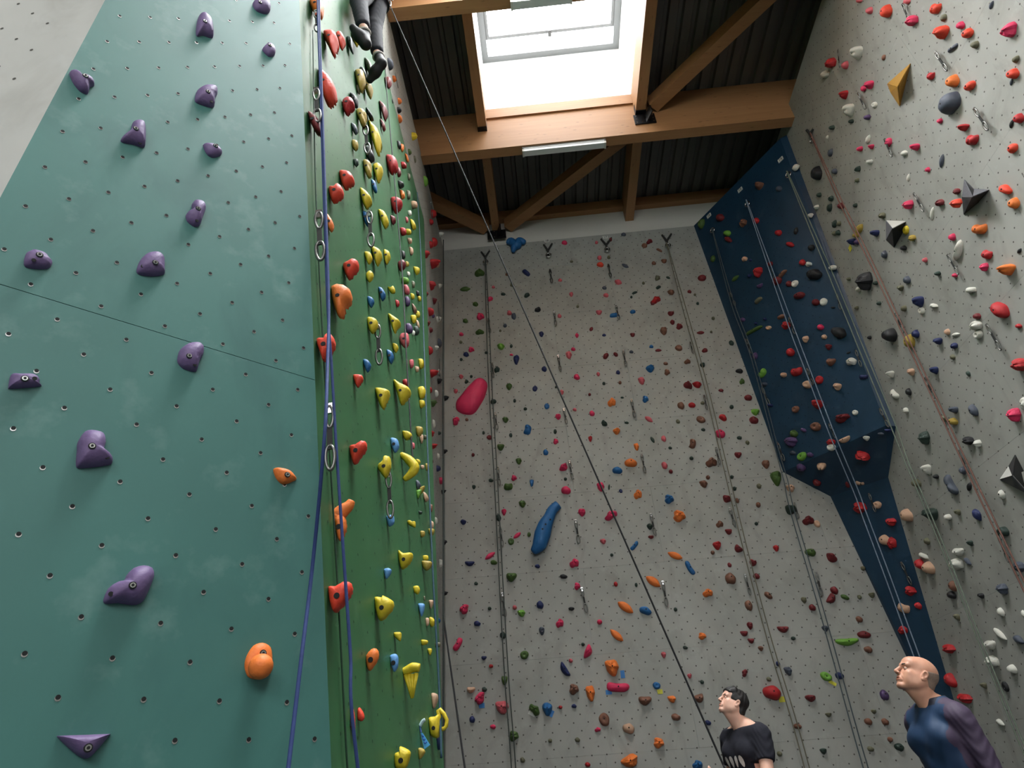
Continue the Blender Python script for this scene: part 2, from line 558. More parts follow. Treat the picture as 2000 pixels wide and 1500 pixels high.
ZS1 = 13.75
for k, (ya, yb) in enumerate(OPEN):
    x0, x1 = -0.43, 2.31
    s = MB()
    s.box((x0 - 0.05, ya, ZD - 0.02), (x0, yb, ZS1 + 0.3)); s.box((x1, ya, ZD - 0.02), (x1 + 0.05, yb, ZS1 + 0.3))
    s.box((x0 - 0.05, ya - 0.05, ZD - 0.02), (x1 + 0.05, ya, ZS1 + 0.3)); s.box((x0 - 0.05, yb, ZD - 0.02), (x1 + 0.05, yb + 0.05, ZS1 + 0.3))
    sh = struct(s.build('window_%d' % (k + 1), M_SHAFT))
    # frame and glazing
    f = MB()
    for a, c in (((x0, ya), (x1, ya + 0.12)), ((x0, yb - 0.12), (x1, yb)), ((x0, ya + 0.12), (x0 + 0.12, yb - 0.12)), ((x1 - 0.12, ya + 0.12), (x1, yb - 0.12))):
        f.box((a[0], a[1], ZS1 - 0.06), (c[0], c[1], ZS1 + 0.02))
    f.build('window_frame', plain('grey_window_frame', (120, 122, 122), 0.5), sh)
    s2 = MB()
    for a, c in (((x0 + 0.12, yb - 0.5), (x1 - 0.12, yb - 0.44)), ((x0 + 0.12, ya + 0.12), (x0 + 0.18, yb - 0.5)), ((x1 - 0.18, ya + 0.12), (x1 - 0.12, yb - 0.5))):
        s2.box((a[0], a[1], ZS1 - 0.02), (c[0], c[1], ZS1 + 0.05))
    s2.build('opening_sash', plain('white_sash', (128, 129, 129), 0.5), sh)
    h = MB(); h.box((0.9, yb - 0.56, ZS1 - 0.14), (0.96, yb - 0.44, ZS1)); h.build('window_catch', plain('catch_grey', (90, 90, 90), 0.5), sh)
    p = MB(); p.add([(x0, ya, ZS1 + 0.06), (x0, yb, ZS1 + 0.06), (x1, yb, ZS1 + 0.06), (x1, ya, ZS1 + 0.06)], [(0, 1, 2, 3)])
    p.build('pane', M_PANE[k], sh)
    t = MB(); t.box((x0, yb - 0.035, ZD - 0.24), (x1, yb - 0.002, ZD + 0.02)); struct(t.build('trim_%d' % (k + 1), M_WOOD))

# glowing panes added out of view behind the viewpoint, for frontal fill light
for k, xg in enumerate((-4.4, -1.2, 2.0)):
    g_ = MB(); g_.add([(xg, Y0 + 0.03, 4.6), (xg + 2.8, Y0 + 0.03, 4.6), (xg + 2.8, Y0 + 0.03, 8.6), (xg, Y0 + 0.03, 8.6)], [(3, 2, 1, 0)])
    wf = MB()
    for a, c in (((xg - 0.08, 4.52), (xg + 2.88, 4.6)), ((xg - 0.08, 8.6), (xg + 2.88, 8.68)), ((xg - 0.08, 4.6), (xg, 8.6)), ((xg + 2.8, 4.6), (xg + 2.88, 8.6)), ((xg + 1.36, 4.6), (xg + 1.44, 8.6))):
        wf.box((a[0], Y0, a[1]), (c[0], Y0 + 0.08, c[1]))
    wo = struct(wf.build('window_%d' % (k + 6), M_STEEL)); g_.build('pane', M_FILL_GLAZE, wo)

# diagonal braces in the roof plane with their steel plates
braces = [((-0.25, 10.02), (2.12, 8.05), 'long diagonal timber brace rising from the far wall bracket to the beam'),
          ((2.62, 7.42), (4.75, 5.15), 'long diagonal timber brace right of the roof light'),
          ((-0.72, 10.02), (-2.6, 8.4), 'short diagonal timber brace left of the far wall bracket')]
for (a, c, lab) in braces:
    b = MB(); b.bar((*a, 11.68), (*c, 11.68), 0.22, 0.24)
    o = b.build('roof_brace', wood_mat('brace_wood', (168, 124, 82), (146, 102, 64), axis='x'))
    tag(o, lab, 'brace', 'diagonal roof braces')


def bracket(c, n, lab, w=0.34, h=0.24):
    c, n = np.array(c, float), np.array(n, float)
    s = np.array([1.0, 0, 0])
    root = empty('steel_bracket', c)
    b = MB(); b.bar(n * 0.0 - s * w / 2, n * 0.0 + s * w / 2, 0.02, h); b.build('plate', M_STEEL, root)
    f = MB(); f.bar(-n * -0.0 + np.array([0.02, 0, 0]), n * 0.2 + np.array([0.1, 0, 0.02]), 0.02, h * 0.8); f.build('fin', M_STEEL, root)
    for i in range(4):
        for j in range(3):
            if (i, j) in ((1, 1),):
                continue
            k = MB(); k.disc(s * (-w * 0.39 + w * 0.26 * i) + np.array([0, 0, -h * 0.34 + h * 0.34 * j]) + n * 0.01, n, 0.012, 0.006, 6)
            k.build('bolt', M_CHROME, root)
    tag(root, lab, 'bracket', 'steel roof brackets')


bracket((2.44, 7.485, 11.38), (0, -1, 0), 'black bolted steel plate on the beam where the right brace lands', 0.38, 0.26)
bracket((-0.5, 10.0, 11.42), (0, -1, 0), 'black bolted steel plate on the far wall below two braces', 0.4, 0.24)


def light_strip(c, L, lab):
    root = empty('strip_light', c)
    b = MB(); b.box((-L / 2, -0.09, -0.02), (L / 2, 0.06, 0.035)); b.build('tray', plain('strip_tray', (150, 152, 150), 0.4, metal=0.3), root)
    t = MB(); t.box((-L / 2 + 0.03, -0.085, -0.075), (L / 2 - 0.03, 0.03, -0.02)); t.build('diffuser', plain('unlit_tube', (205, 208, 205), 0.3), root)
    for xa in (-L / 2, L / 2 - 0.03):
        e = MB(); e.box((xa, -0.09, -0.08), (xa + 0.03, 0.04, 0.0)); e.build('end_cap', M_PLASTER, root)
    tag(root, lab, 'light', 'strip lights')


light_strip((0.93, 7.62, 10.98), 1.5, 'unlit grey strip light under the beam below the roof light')
light_strip((0.62, 5.03, 10.98), 0.9, 'unlit strip light under the topmost roof beam')
# ------------------------------------------------------------------ climbing holds
PAL = {'r': ((176, 36, 40), 'red'), 'k': ((214, 50, 92), 'pink'), 'p': ((206, 96, 104), 'rose'), 'o': ((236, 124, 54), 'orange'),
       'q': ((224, 70, 46), 'scarlet'), 'y': ((214, 188, 44), 'yellow'), 'g': ((70, 96, 42), 'moss green'), 'G': ((112, 164, 62), 'light green'),
       'e': ((46, 62, 54), 'dark green'), 'b': ((32, 96, 150), 'blue'), 'n': ((34, 44, 88), 'navy'), 'd': ((34, 34, 36), 'black'),
       'w': ((222, 220, 208), 'white'), 's': ((204, 164, 136), 'sand'), 'v': ((84, 62, 102), 'purple'), 'm': ((112, 34, 38), 'maroon'),
       't': ((122, 82, 64), 'brown'), 'c': ((74, 80, 92), 'slate grey'), 'l': ((98, 152, 208), 'light blue'), 'z': ((104, 102, 80), 'olive grey'),
       'h': ((172, 146, 62), 'ochre'), 'u': ((112, 92, 132), 'violet')}
HM = {k: plain('hold_' + PAL[k][1].replace(' ', '_'), PAL[k][0], 0.55, var=0.14, vscale=9, bump=0.25, bscale=55, spec=0.4) for k in PAL}
WORD = {'b': 'rounded', 't': 'wedge', 'c': 'curved edge', 'o': 'pocketed', 'l': 'rail', 'r': 'craggy', 'k': 'knob', 'f': 'leaf shaped', 'n': 'two lobed'}


def proto_mesh(shape, seed):
    rnd = random.Random(shape + str(seed))
    n, rings = 20, [1.0, 0.985, 0.93, 0.8, 0.58, 0.3]
    ph = [rnd.uniform(0, 6.28) for _ in range(6)]
    amp = {'b': 0.07, 't': 0.04, 'c': 0.04, 'o': 0.04, 'l': 0.04, 'r': 0.15, 'k': 0.03, 'f': 0.03, 'n': 0.04}[shape]

    def out(t):
        c, s = math.cos(t), math.sin(t)
        r = 1 + amp * (math.sin(2 * t + ph[0]) + 0.7 * math.sin(3 * t + ph[1]) + 0.5 * math.sin(5 * t + ph[2]))
        x, y = c * r, s * r
        if shape == 't':      # broad top, pointed foot
            w = 0.45 + 0.55 * (y * 0.5 + 0.5)
            x *= w * 1.1
            if y > 0.2:
                y = 0.2 + (y - 0.2) * 0.7
        elif shape == 'f':    # pointed both ends
            x = math.copysign(abs(c) ** 0.8, c) * r
            y = s * r * (1 - 0.55 * abs(c) ** 2)
        elif shape == 'c':    # crescent, hollow on top
            y = s * r * 0.75 + 0.38 * (c * c) - 0.15
        elif shape == 'l':
            x = math.copysign(abs(c) ** 0.5, c) * r
            y = math.copysign(abs(s) ** 0.7, s) * r + 0.1 * math.sin(2 * c + ph[3])
        elif shape == 'n':
            y = s * r * (0.55 + 0.45 * c * c) + 0.22 * c * c
        return x, y
    V, Fc = [], []
    pts = [out(2 * math.pi * i / n) for i in range(n)]
    xs = [p[0] for p in pts]; ys = [p[1] for p in pts]
    sx, sy = 1 / (max(xs) - min(xs)), 1 / (max(ys) - min(ys))
    ox, oy = (max(xs) + min(xs)) / 2, (max(ys) + min(ys)) / 2
    pts = [((x - ox) * sx, (y - oy) * sy) for x, y in pts]
    hh = {'k': 1.0, 'r': 0.95}.get(shape, 0.9)
    for ri, s in enumerate(rings):
        for i, (x, y) in enumerate(pts):
            z = hh * (1 - s ** 2.6) ** 0.55
            if shape == 't':
                z *= 1.0 + 0.35 * (y * 2 * s)
            if shape == 'c':
                z *= 1.0 + 0.25 * math.cos(y * 4)
            if shape == 'o' and s < 0.6:
                z -= 0.42 * (1 - s / 0.6) ** 0.7
            if shape == 'n':
                z *= 0.75 + 0.5 * abs(x)
            if shape in 'rt' and 0.3 <= s < 0.99:
                z += 0.10 * math.sin(7 * x + ph[4] + ri) + 0.08 * math.sin(9 * y + ph[5])
            if ri == 0:
                z = 0
            V.append((x * s, y * s, max(z, 0)))
        if ri:
            for i in range(n):
                j = (i + 1) % n
                Fc.append(((ri - 1) * n + i, (ri - 1) * n + j, ri * n + j, ri * n + i))
    z0 = sum(v[2] for v in V[-n:]) / n
    V.append((0, 0, z0 - (0.18 if shape == 'o' else 0)))
    for i in range(n):
        Fc.append(((len(rings) - 1) * n + i, (len(rings) - 1) * n + (i + 1) % n, len(V) - 1))
    me = bpy.data.meshes.new('hold_' + shape)
    me.from_pydata(V, [], Fc)
    me.polygons.foreach_set('use_smooth', [shape not in 'r'] * len(me.polygons))
    me.materials.append(HM['r'])
    me.update()
    me['top'] = z0
    return me


PROTO = {(s, k): proto_mesh(s, k) for s in WORD for k in range(3)}
bm_ = MB(); bm_.disc((0, 0, 0), (0, 0, 1), 0.0085, 0.003, 10, 0.0075); _w = bm_.build('bolt', M_CHROME)
_me_w = _w.data; bpy.data.objects.remove(_w)
bm_ = MB(); bm_.disc((0, 0, 0), (0, 0, 1), 0.0105, 0.0015, 12, 0.0105); _w = bm_.build('bolt_recess', M_HOLE)
_me_r = _w.data; bpy.data.objects.remove(_w)
bm_ = MB(); bm_.disc((0, 0, 0), (0, 0, 1), 0.004, 0.004, 6, 0.004); _w = bm_.build('bolt_socket', M_HOLE)
_me_s = _w.data; bpy.data.objects.remove(_w)

PLANES = {'B': ((0, -1, 0), (0, YB, 0)), 'R': ((-1, 0, 0), (XR, 0, 0)), 'L': ((1, 0, 0), (XL, 0, 0)), 'U': (UN, BTL), 'V': (VN, BBL),
          'W': (CN, CLT), 'T': (TN, TO), 'G': (GN, GO)}
WALLN = {'B': 'grey back wall', 'R': 'grey right wall', 'L': 'grey left wall', 'U': 'blue pillar face', 'V': 'blue underside', 'W': 'blue pillar foot',
         'T': 'teal wall', 'G': 'green wall'}
HOLDS = []          # (object, wall, px, py, colour word, size word, shape word)


def frame(wall, px, py, L, T, ang, lift):
    n, o = (np.array(a, float) for a in PLANES[wall])
    n = n / np.linalg.norm(n)
    o2 = o + n * lift
    P = on_plane(px, py, n, o2)
    a = math.radians(ang)
    zc = depth(P)
    q1 = on_plane(px + 4 * math.cos(a), py - 4 * math.sin(a), n, o2) - P
    q2 = on_plane(px - 4 * math.sin(a), py - 4 * math.cos(a), n, o2) - P
    u = 4 * zc / F_PX
    k1, k2 = np.linalg.norm(q1) / u, np.linalg.norm(q2) / u
    ex = q1 / np.linalg.norm(q1)
    ey = np.cross(n, ex)
    Lm = L * zc / F_PX * min(1 + 0.55 * (k1 - 1), 1.6)
    Tm = T * zc / F_PX * min(1 + 0.55 * (k2 - 1), 1.6)
    return P - n * lift, ex, ey, n, Lm, Tm


def set_bolt(parent, loc, scale, nrmz=None):
    r = bpy.data.objects.new('bolt', _me_r); link(r, parent)
    r.location = loc; r.scale = [1 / s for s in scale]
    return r


_cnt = {}


def add_hold(wall, px, py, L, T, ang, colr, shape):
    s = 1.0
    P, ex, ey, n, Lm, Tm = frame(wall, px, py, L, T, ang, 0.0)
    d = {'r': 0.62, 'k': 0.8, 'b': 0.6, 't': 0.75, 'c': 0.6, 'o': 0.5, 'l': 0.7, 'f': 0.45, 'n': 0.55}[shape] * min(Lm, Tm * 1.3)
    d = min(max(d, 0.018), 0.16)
    P, ex, ey, n, Lm, Tm = frame(wall, px, py, L, T, ang, d * 0.4)
    if shape == 'o' and 'disc' in colr:
        d = 0.02
    k = _cnt.get(shape, 0); _cnt[shape] = k + 1
    small = max(L, T) < 9
    me = PROTO[(shape, k % 3)]
    o = bpy.data.objects.new('foot_chip' if small else 'climbing_hold', me)
    link(o)
    M = Matrix.Identity(4)
    for i in range(3):
        M[i][0], M[i][1], M[i][2], M[i][3] = ex[i] * Lm, ey[i] * Tm, n[i] * d, P[i]
    o.matrix_world = M
    o.material_slots[0].link = 'OBJECT'
    o.material_slots[0].material = HM[colr]
    if max(L, T) >= 17 and shape != 'f':
        set_bolt(o, (0.0, 0.05, me['top'] - (0.1 if shape == 'o' else 0.0)), (Lm, Tm, d))
    size = 'tiny' if small else 'small' if max(L, T) < 14 else 'large' if max(L, T) >= 26 else 'medium'
    HOLDS.append((o, wall, px, py, PAL[colr][1], size, WORD[shape]))
    return o


